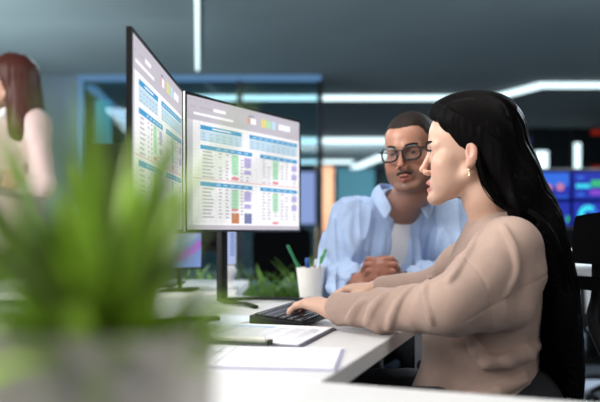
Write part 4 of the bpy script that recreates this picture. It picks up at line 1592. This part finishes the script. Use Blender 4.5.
# loose locks: one before the shoulder under the ear, a few over the blouse back
parts = [(V1, Q1), (V2, Q2)]
lock = []
for i in range(46):
    e = rs_.normal(0, 1, 3)
    pts = [Cw + Rm @ A([-0.078, -0.022, 0.030]), A([0.375, 1.478, 1.080]), A([0.392, 1.470, 1.025]), A([0.425, 1.462, 0.990]), A([0.470, 1.45, 0.975])]
    pts = [p + e * A([0.0030, 0.0030, 0.0020]) * (0.5 + 0.4 * k) for k, p in enumerate(pts)]
    lock.append(np.array([tuple(v) for v in spline([tuple(p) for p in pts], 8)]))
parts.append(strands_mesh(np.transpose(np.array(lock), (1, 0, 2)), 0.0011))
lock = []
for i in range(26):
    e = rs_.normal(0, 1, 3)
    pts = [A([0.452, 1.460, 0.990]), A([0.478, 1.415, 0.962]), A([0.502, 1.395, 0.920]), A([0.518, 1.390, 0.870]), A([0.532, 1.405, 0.825])]
    pts = [p + e * A([0.0030, 0.0030, 0.0030]) * (0.5 + 0.35 * k) for k, p in enumerate(pts)]
    lock.append(np.array([tuple(v) for v in spline([tuple(p) for p in pts], 8)]))
parts.append(strands_mesh(np.transpose(np.array(lock), (1, 0, 2)), 0.0010))
V, Q = join_np(parts)
np_mesh('hair', V, Q, M_hair, root, offw)
# earring under the visible ear
e = Cw + Rm @ A([-0.080, -0.003, -0.048]) - A(offw)
bm = NB(); bmesh.ops.create_uvsphere(bm, u_segments=12, v_segments=8, radius=0.0034, matrix=Matrix.Translation(Vector(e)))
tube(bm, [Vector(e) + Vector((0, 0, 0.010)), Vector(e)], 0.0009, 6)
tube(bm, [Vector(e), Vector(e) - Vector((0, 0, 0.012))], [0.0012, 0.0024], 8)
obj('earring', bm, M_gold, root, True)

# ================================================================== the man across the desk corner
Cm = A([0.336, 2.130, 1.176])
fm = head_frame(Cm, (-0.47, -0.88, 0), R(-7), R(-4))
offm = (0.30, 2.45, 0)
root = thing('person', 'man with short hair, moustache and glasses in a light blue shirt, hands clasped', 'person', offm)
mSH_R, mSH_L = A([0.170, 2.330, 0.976]), A([0.478, 2.300, 0.985])
mEL_R, mEL_L = A([0.108, 2.228, 0.785]), A([0.500, 2.190, 0.790])
mWR_R, mWR_L = A([0.178, 2.060, 0.790]), A([0.290, 2.045, 0.790])
S = Solid()
add_head(S, fm, True)
S.frame()
nb = fm[0] + fm[2] * -0.030 + fm[3] * -0.10
S.cap(nb, (0.318, 2.285, 1.000), 0.057, 0.058, 0.02)
S.cap((0.318, 2.300, 1.000), mSH_R, 0.048, 0.045, 0.03)
S.cap((0.318, 2.300, 1.000), mSH_L, 0.048, 0.045, 0.03)
S.ell((0.308, 2.360, 0.84), (0.145, 0.085, 0.15), 0.04)
S.ell((0.304, 2.400, 0.64), (0.135, 0.095, 0.16), 0.04)
S.ell((0.300, 2.430, 0.53), (0.15, 0.11, 0.085), 0.04)
for sh, el, wr in ((mSH_R, mEL_R, mWR_R), (mSH_L, mEL_L, mWR_L)):
    S.cap(sh, el, 0.045, 0.038, 0.02)
    S.cap(el, wr, 0.038, 0.026, 0.02)
# clasped: each hand's fingers close over the back of the other
add_hand(S, mWR_R, A([0.055, -0.075, 0.052]), A([-0.75, -0.55, 0.30]), False, 1.0, curls=((55, 62, 30), (58, 64, 30), (60, 66, 30), (62, 66, 30)),
         thumb=((0.020, 0.018, -0.006), (0.036, 0.048, -0.020), (0.040, 0.072, -0.036), (0.034, 0.090, -0.050)))
add_hand(S, mWR_L, A([-0.060, -0.040, 0.045]), A([0.55, -0.70, 0.45]), True, 1.0, curls=((58, 60, 30), (60, 62, 30), (62, 64, 30), (64, 66, 30)),
         thumb=((0.020, 0.018, -0.006), (0.038, 0.046, -0.018), (0.044, 0.072, -0.030), (0.040, 0.094, -0.040)))
V, Q = S.mesh(0.0026)
tint = face_tint(V, fm, (0.36, 0.175, 0.115), (0.30, 0.10, 0.075), (0.38, 0.12, 0.08), (0.075, 0.045, 0.035), 0.50)
hd = np.linalg.norm(V - A([0.23, 2.0, 0.82]), axis=1)
tint = tint * (1 - ss(0.16, 0.12, hd)[:, None] * A([0.0, 0.14, 0.14]))
np_mesh('body', V, Q, M_skinm, root, offm, tint)
eyes(fm, root, offm, M_irisb, (0.0, -0.10), mat('eye_white_dull', (0.26, 0.20, 0.18), 0.3))
for s in (-1, 1):
    brow = [[(s * (0.014 + 0.034 * t), 0.0995 - 0.022 * t ** 2 + 0.0003 * k, 0.0165 + 0.0045 * math.sin(t * 2.4) + 0.0014 * k) for t in (0, .25, .5, .75, 1)] for k in (-2, -1, 0, 1, 2)]
    strip_hairs(fm, root, offm, 'eyebrow', M_hairbrown, brow, 6, 0.0014)
# short hair cap with an even hairline and sideburns
S = Solid()
S.frame(*fm)
S.ell((0, -0.012, 0.037), (0.0775, 0.098, 0.0845), 0.01)
S.ell((0, 0.036, 0.046), (0.060, 0.052, 0.054), 0.015)
S.frame()
def hairline(p, D):
    q = local(p, fm)
    y = q[:, 1]
    zl = np.interp(y, [-0.12, -0.045, -0.025, -0.012, 0.008, 0.022, 0.036, 0.06, 0.09], [-0.085, -0.080, -0.05, 0.010, 0.008, -0.028, 0.036, 0.066, 0.078])
    zl = zl - 0.006 * np.cos(q[:, 0] * 60) * (y > 0.05)
    D = np.maximum(D, (zl - q[:, 2]) * 0.6)
    i = np.nonzero(np.abs(D) < 0.01)[0]
    D[i] += 0.0010 * vnoise(p[i], 260, 2)
    return D
S.fn(hairline)
V, Q = S.mesh(0.0026, relax=1)
np_mesh('hair', V, Q, M_hairbrown, root, offm)
# moustache
strip_hairs(fm, root, offm, 'moustache', M_hairbrown,
            [[(s * (0.002 + 0.021 * t), 0.0985 - 0.010 * t ** 2 + 0.0004 * (k % 2), -0.0555 - 0.0065 * t * t - 0.0013 * k) for t in (0, .33, .66, 1)] for s in (-1, 1) for k in range(4)], 6, 0.0015)
# glasses
gl_t = thing('glasses', 'black-rimmed eyeglasses worn by the man in the blue shirt', 'glasses', tuple(fm[0] + fm[2] * 0.1))
Rg = np.stack(fm[1:], 1)
og = A(fm[0] + fm[2] * 0.1)
gw = lambda x, y, z: Vector(fm[0] + Rg @ A([x, y, z]) - og)
bm = NB()
rim = []
for s in (-1, 1):
    pts = []
    for k in range(29):
        a = 2 * math.pi * k / 28
        cx_, sz_ = math.cos(a), math.sin(a)
        x = 0.0335 + 0.0255 * math.copysign(abs(cx_) ** 0.72, cx_)
        z = -0.004 + 0.0190 * math.copysign(abs(sz_) ** 0.75, sz_) + 0.0015 * (cx_ if sz_ > 0 else 0)
        y = 0.1085 - 0.006 * (x / 0.06) ** 2 * 2
        pts.append((s * x, y, z))
    rim.append(pts)
    tube(bm, [gw(*p) for p in pts], 0.0030, 8, caps=False)
tube(bm, spline([gw(-0.009, 0.1095, 0.004), gw(0, 0.1125, 0.007), gw(0.009, 0.1095, 0.004)], 4), 0.0025, 8)
obj('frame', bm, M_blackg, gl_t, True)
M_lens = glass_mat('lens_glass', (0.93, 0.95, 0.97))
for s, pts in zip((-1, 1), rim):
    bm = NB()
    c0 = bm.verts.new(gw(s * 0.0335, 0.1075, -0.004)); vv = [bm.verts.new(gw(*p)) for p in pts[:-1]]
    for k in range(len(vv)):
        bm.faces.new((c0, vv[k], vv[(k + 1) % len(vv)]))
    obj('lens', bm, M_lens, gl_t, True)
    bm = NB()
    tube(bm, spline([gw(s * 0.0590, 0.1010, 0.008), gw(s * 0.0735, 0.085, 0.007), gw(s * 0.0800, 0.02, 0.006), gw(s * 0.0815, -0.012, 0.002), gw(s * 0.0790, -0.030, -0.02)], 5), 0.0017, 8)
    obj('temple', bm, M_blackg, gl_t, True)

# white tee under the open collar
S = Solid()
S.ell((0.310, 2.358, 0.86), (0.150, 0.102, 0.16), 0.04)
S.cap((0.320, 2.300, 0.995), (0.308, 2.33, 0.90), 0.066, 0.080, 0.03)
S.cap((0.334, 2.19, 1.070), (0.322, 2.285, 1.010), 0.060, 0.062, 0.006, 'c')
S.fn(crumple(0.003, 14, 21, (1, 1, 0.4)))
V, Q = S.mesh(0.0035)
np_mesh('t_shirt', V, Q, M_tee, root, offm)
# blue shirt, worn open at the front
S = Solid()
S.ell((0.308, 2.358, 0.86), (0.178, 0.116, 0.160), 0.04)
S.ell((0.304, 2.390, 0.67), (0.165, 0.118, 0.180), 0.05)
S.ell((0.302, 2.420, 0.55), (0.172, 0.130, 0.080), 0.05)
S.cap((0.320, 2.300, 1.010), mSH_R + A([0.004, 0, -0.006]), 0.062, 0.060, 0.04)
S.cap((0.320, 2.300, 1.010), mSH_L + A([-0.004, 0, -0.006]), 0.062, 0.060, 0.04)
for sh, el, wr, r0 in ((mSH_R, mEL_R, mWR_R, 0.068), (mSH_L, mEL_L, mWR_L, 0.066)):
    dd_ = nrm(wr - el)
    S.chain([sh, sh * 0.5 + el * 0.5, el], [r0, r0 * 0.95, 0.058], 0.03)
    S.chain([el, el * 0.4 + wr * 0.6, wr - dd_ * 0.045], [0.056, 0.048, 0.040], 0.02)
# cut the neck and the front opening (narrow V to below the chest)
S.cap((0.336, 2.16, 1.12), (0.322, 2.290, 1.025), 0.060, 0.060, 0.008, 'c')
S.chain([(0.338, 2.195, 1.030), (0.322, 2.200, 0.930), (0.308, 2.205, 0.85), (0.302, 2.21, 0.74)], [0.066, 0.062, 0.054, 0.046], 0.006, 'c')
for wr, el in ((mWR_R, mEL_R), (mWR_L, mEL_L)):
    dd_ = nrm(wr - el)
    S.cap(wr - dd_ * 0.060, wr + dd_ * 0.05, 0.031, 0.034, 0.004, 'c')
for pth, r in (([(375, 206), (368, 236), (364, 272)], 0.010), ([(386, 226), (382, 252), (378, 286)], 0.009), ([(352, 210), (347, 236), (352, 262)], 0.011),
               ([(338, 216), (331, 242), (334, 262)], 0.010), ([(364, 200), (352, 206), (343, 218)], 0.008), ([(434, 214), (424, 240), (419, 268)], 0.009),
               ([(446, 212), (442, 236), (436, 258)], 0.009), ([(328, 268), (342, 276), (358, 282)], 0.008), ([(325, 284), (340, 290), (356, 290)], 0.007),
               ([(392, 214), (390, 240), (387, 262), (384, 288)], 0.006)):
    S.ridge(pth, r * 1.1, 0.008, 0.35, d0=1.7)
S.fn(folds(mSH_R, mEL_R, 0.007, 50, 31, 1.0, 0.09))
S.fn(folds(mEL_R, mWR_R, 0.006, 60, 33, 1.0, 0.08))
S.fn(crumple(0.011, 14, 35, (1.8, 1.0, 0.28)))
V, Q = S.mesh(0.0035)
sh_o = np_mesh('shirt', V, Q, M_shirt, root, offm)
# collar leaves and front placket
def sheet(name, rows, m, parent, off, thick=0.003):
    bm = NB()
    F = [[bm.verts.new(Vector(p) - Vector(off)) for p in r] for r in rows]
    for i in range(len(F) - 1):
        for j in range(len(F[0]) - 1):
            bm.faces.new((F[i][j], F[i][j + 1], F[i + 1][j + 1], F[i + 1][j]))
    o = obj(name, bm, m, parent, True, angle=180)
    md = o.modifiers.new('thick', 'SOLIDIFY'); md.thickness = thick; md.offset = 0
    sd = o.modifiers.new('soft', 'SUBSURF'); sd.levels = 2; sd.render_levels = 2
    return o
# left and right collar leaf: from the back of the neck round to the front, turned down
cl = [(0.322, 2.340, 1.090), (0.268, 2.318, 1.096), (0.250, 2.258, 1.090), (0.262, 2.204, 1.055), (0.288, 2.172, 1.005)]
cd = [(0.322, 2.370, 1.050), (0.242, 2.345, 1.055), (0.220, 2.262, 1.052), (0.236, 2.188, 1.012), (0.262, 2.160, 0.962)]
sheet('collar', [cl, [tuple((A(p) + A(q)) / 2 + A([-0.006, -0.002, 0.006])) for p, q in zip(cl, cd)], cd], M_shirt, root, offm)
mir = lambda L: [(0.650 - p[0], p[1], p[2]) for p in L]
sheet('collar', [mir(cl), [tuple((A(p) + A(q)) / 2 + A([0.006, -0.002, 0.006])) for p, q in zip(mir(cl), mir(cd))], mir(cd)], M_shirt, root, offm)
trousers_and_shoes(root, offm, [(0.21, 2.43, 0.545), (0.39, 2.43, 0.545)], [(0.17, 2.06, 0.545), (0.42, 2.03, 0.545)],
                   [(0.17, 2.10, 0.10), (0.44, 2.12, 0.10)], [(0.15, 1.97, 0.03), (0.45, 1.98, 0.03)], 0.092, 8)

# ================================================================== the person standing at the left
Cs = A([-1.312, 3.22, 1.612])
fs = head_frame(Cs, (-0.985, -0.17, 0), R(-6))
offs = (-1.34, 3.28, 0)
root = thing('person', 'person with auburn hair and pale pink blouse standing far left with folded arms', 'person', offs)
sR, sL = A([-1.43, 3.37, 1.42]), A([-1.185, 3.19, 1.42])
eR, eL = A([-1.50, 3.36, 1.14]), A([-1.130, 3.12, 1.135])
wR, wL = A([-1.34, 3.12, 1.17]), A([-1.39, 3.17, 1.15])
S = Solid()
add_head(S, fs)
S.frame()
S.cap(fs[0] + fs[2] * -0.03 + fs[3] * -0.10, (-1.31, 3.275, 1.46), 0.048, 0.05, 0.02)
S.cap((-1.31, 3.275, 1.45), sR, 0.05, 0.042, 0.03); S.cap((-1.31, 3.275, 1.45), sL, 0.05, 0.042, 0.03)
S.ell((-1.31, 3.275, 1.30), (0.12, 0.10, 0.17), 0.04, rot=np.array(Matrix.Rotation(R(-30), 3, 'Z')))
S.ell((-1.33, 3.28, 1.08), (0.13, 0.10, 0.16), 0.04)
S.cap(sR, eR, 0.038, 0.032); S.cap(eR, wR, 0.032, 0.022)
S.cap(sL, eL, 0.038, 0.032); S.cap(eL, wL, 0.032, 0.022)
add_hand(S, wR, (0.12, -0.06, -0.02), (-0.3, -0.9, 0.1), False, 0.95)
add_hand(S, wL, (-0.10, 0.12, 0.02), (-0.5, -0.8, 0.1), True, 0.95)
V, Q = S.mesh(0.004)
np_mesh('body', V, Q, M_skinw, root, offs, face_tint(V, fs, (0.60, 0.36, 0.27), (0.45, 0.15, 0.14), (0.6, 0.26, 0.2)))
eyes(fs, root, offs, M_irisb)
S = Solid()
S.ell((-1.31, 3.275, 1.31), (0.145, 0.120, 0.19), 0.04, rot=np.array(Matrix.Rotation(R(-30), 3, 'Z')))
S.ell((-1.32, 3.28, 1.08), (0.150, 0.125, 0.18), 0.05, rot=np.array(Matrix.Rotation(R(-30), 3, 'Z')))
S.ell((-1.33, 3.28, 0.93), (0.165, 0.135, 0.10), 0.05, rot=np.array(Matrix.Rotation(R(-30), 3, 'Z')))
for a_, b_, c_ in ((sR, eR, wR), (sL, eL, wL)):
    S.cap((-1.31, 3.275, 1.43), a_, 0.056, 0.056, 0.04)
    S.cap(a_, b_, 0.060, 0.056, 0.03); S.cap(b_, c_ + (c_ - b_) * 0.1, 0.054, 0.040, 0.02)
S.cap((-1.35, 3.24, 1.56), (-1.32, 3.262, 1.46), 0.06, 0.056, 0.008, 'c')
S.fn(crumple(0.006, 10, 44, (1.2, 1.2, 0.5)))
V, Q = S.mesh(0.005)
np_mesh('blouse', V, Q, M_pinkb, root, offs)
S = Solid()
S.cap((-1.365, 3.215, 1.44), (-1.385, 3.175, 1.33), 0.028, 0.020, 0.01)
S.cap((-1.33, 3.20, 1.475), (-1.375, 3.185, 1.42), 0.022, 0.020, 0.01)
V, Q = S.mesh(0.004)
np_mesh('collar', V, Q, M_tee, root, offs)
S = Solid()
S.frame(*fs)
S.ell((0, -0.014, 0.040), (0.086, 0.108, 0.094), 0.02)
S.frame()
S.ell((-1.290, 3.245, 1.60), (0.095, 0.100, 0.13), 0.04)
S.ell((-1.262, 3.240, 1.50), (0.088, 0.110, 0.13), 0.04)
S.ell((-1.252, 3.230, 1.41), (0.075, 0.110, 0.11), 0.04)
S.frame(*fs)
S.frame()
def hair_edge2(p, D):
    q = local(p, fs)
    yl = np.interp(q[:, 2], [-0.40, -0.15, -0.05, 0.03, 0.06, 0.085, 0.11], [0.03, 0.02, 0.015, 0.035, 0.07, 0.098, 0.14])
    return np.where(np.abs(D) < 0.05, np.maximum(D, (q[:, 1] - yl) * 0.65), D)
S.fn(hair_edge2)
def groove2(p, D):
    i = np.nonzero(np.abs(D) < 0.012)[0]
    D[i] += 0.003 * vnoise(p[i] * A([3, 3, 0.3]), 25, 6)
    return D
S.fn(groove2)
V, Q = S.mesh(0.004)
np_mesh('hair', V, Q, M_hairred, root, offs)
trousers_and_shoes(root, offs, [(-1.40, 3.32, 0.92), (-1.25, 3.24, 0.92)], [(-1.41, 3.31, 0.50), (-1.24, 3.22, 0.50)],
                   [(-1.41, 3.34, 0.10), (-1.24, 3.25, 0.10)], [(-1.49, 3.28, 0.03), (-1.33, 3.18, 0.03)], 0.085, 5, hip=(0.125, 0.095, 0.09))
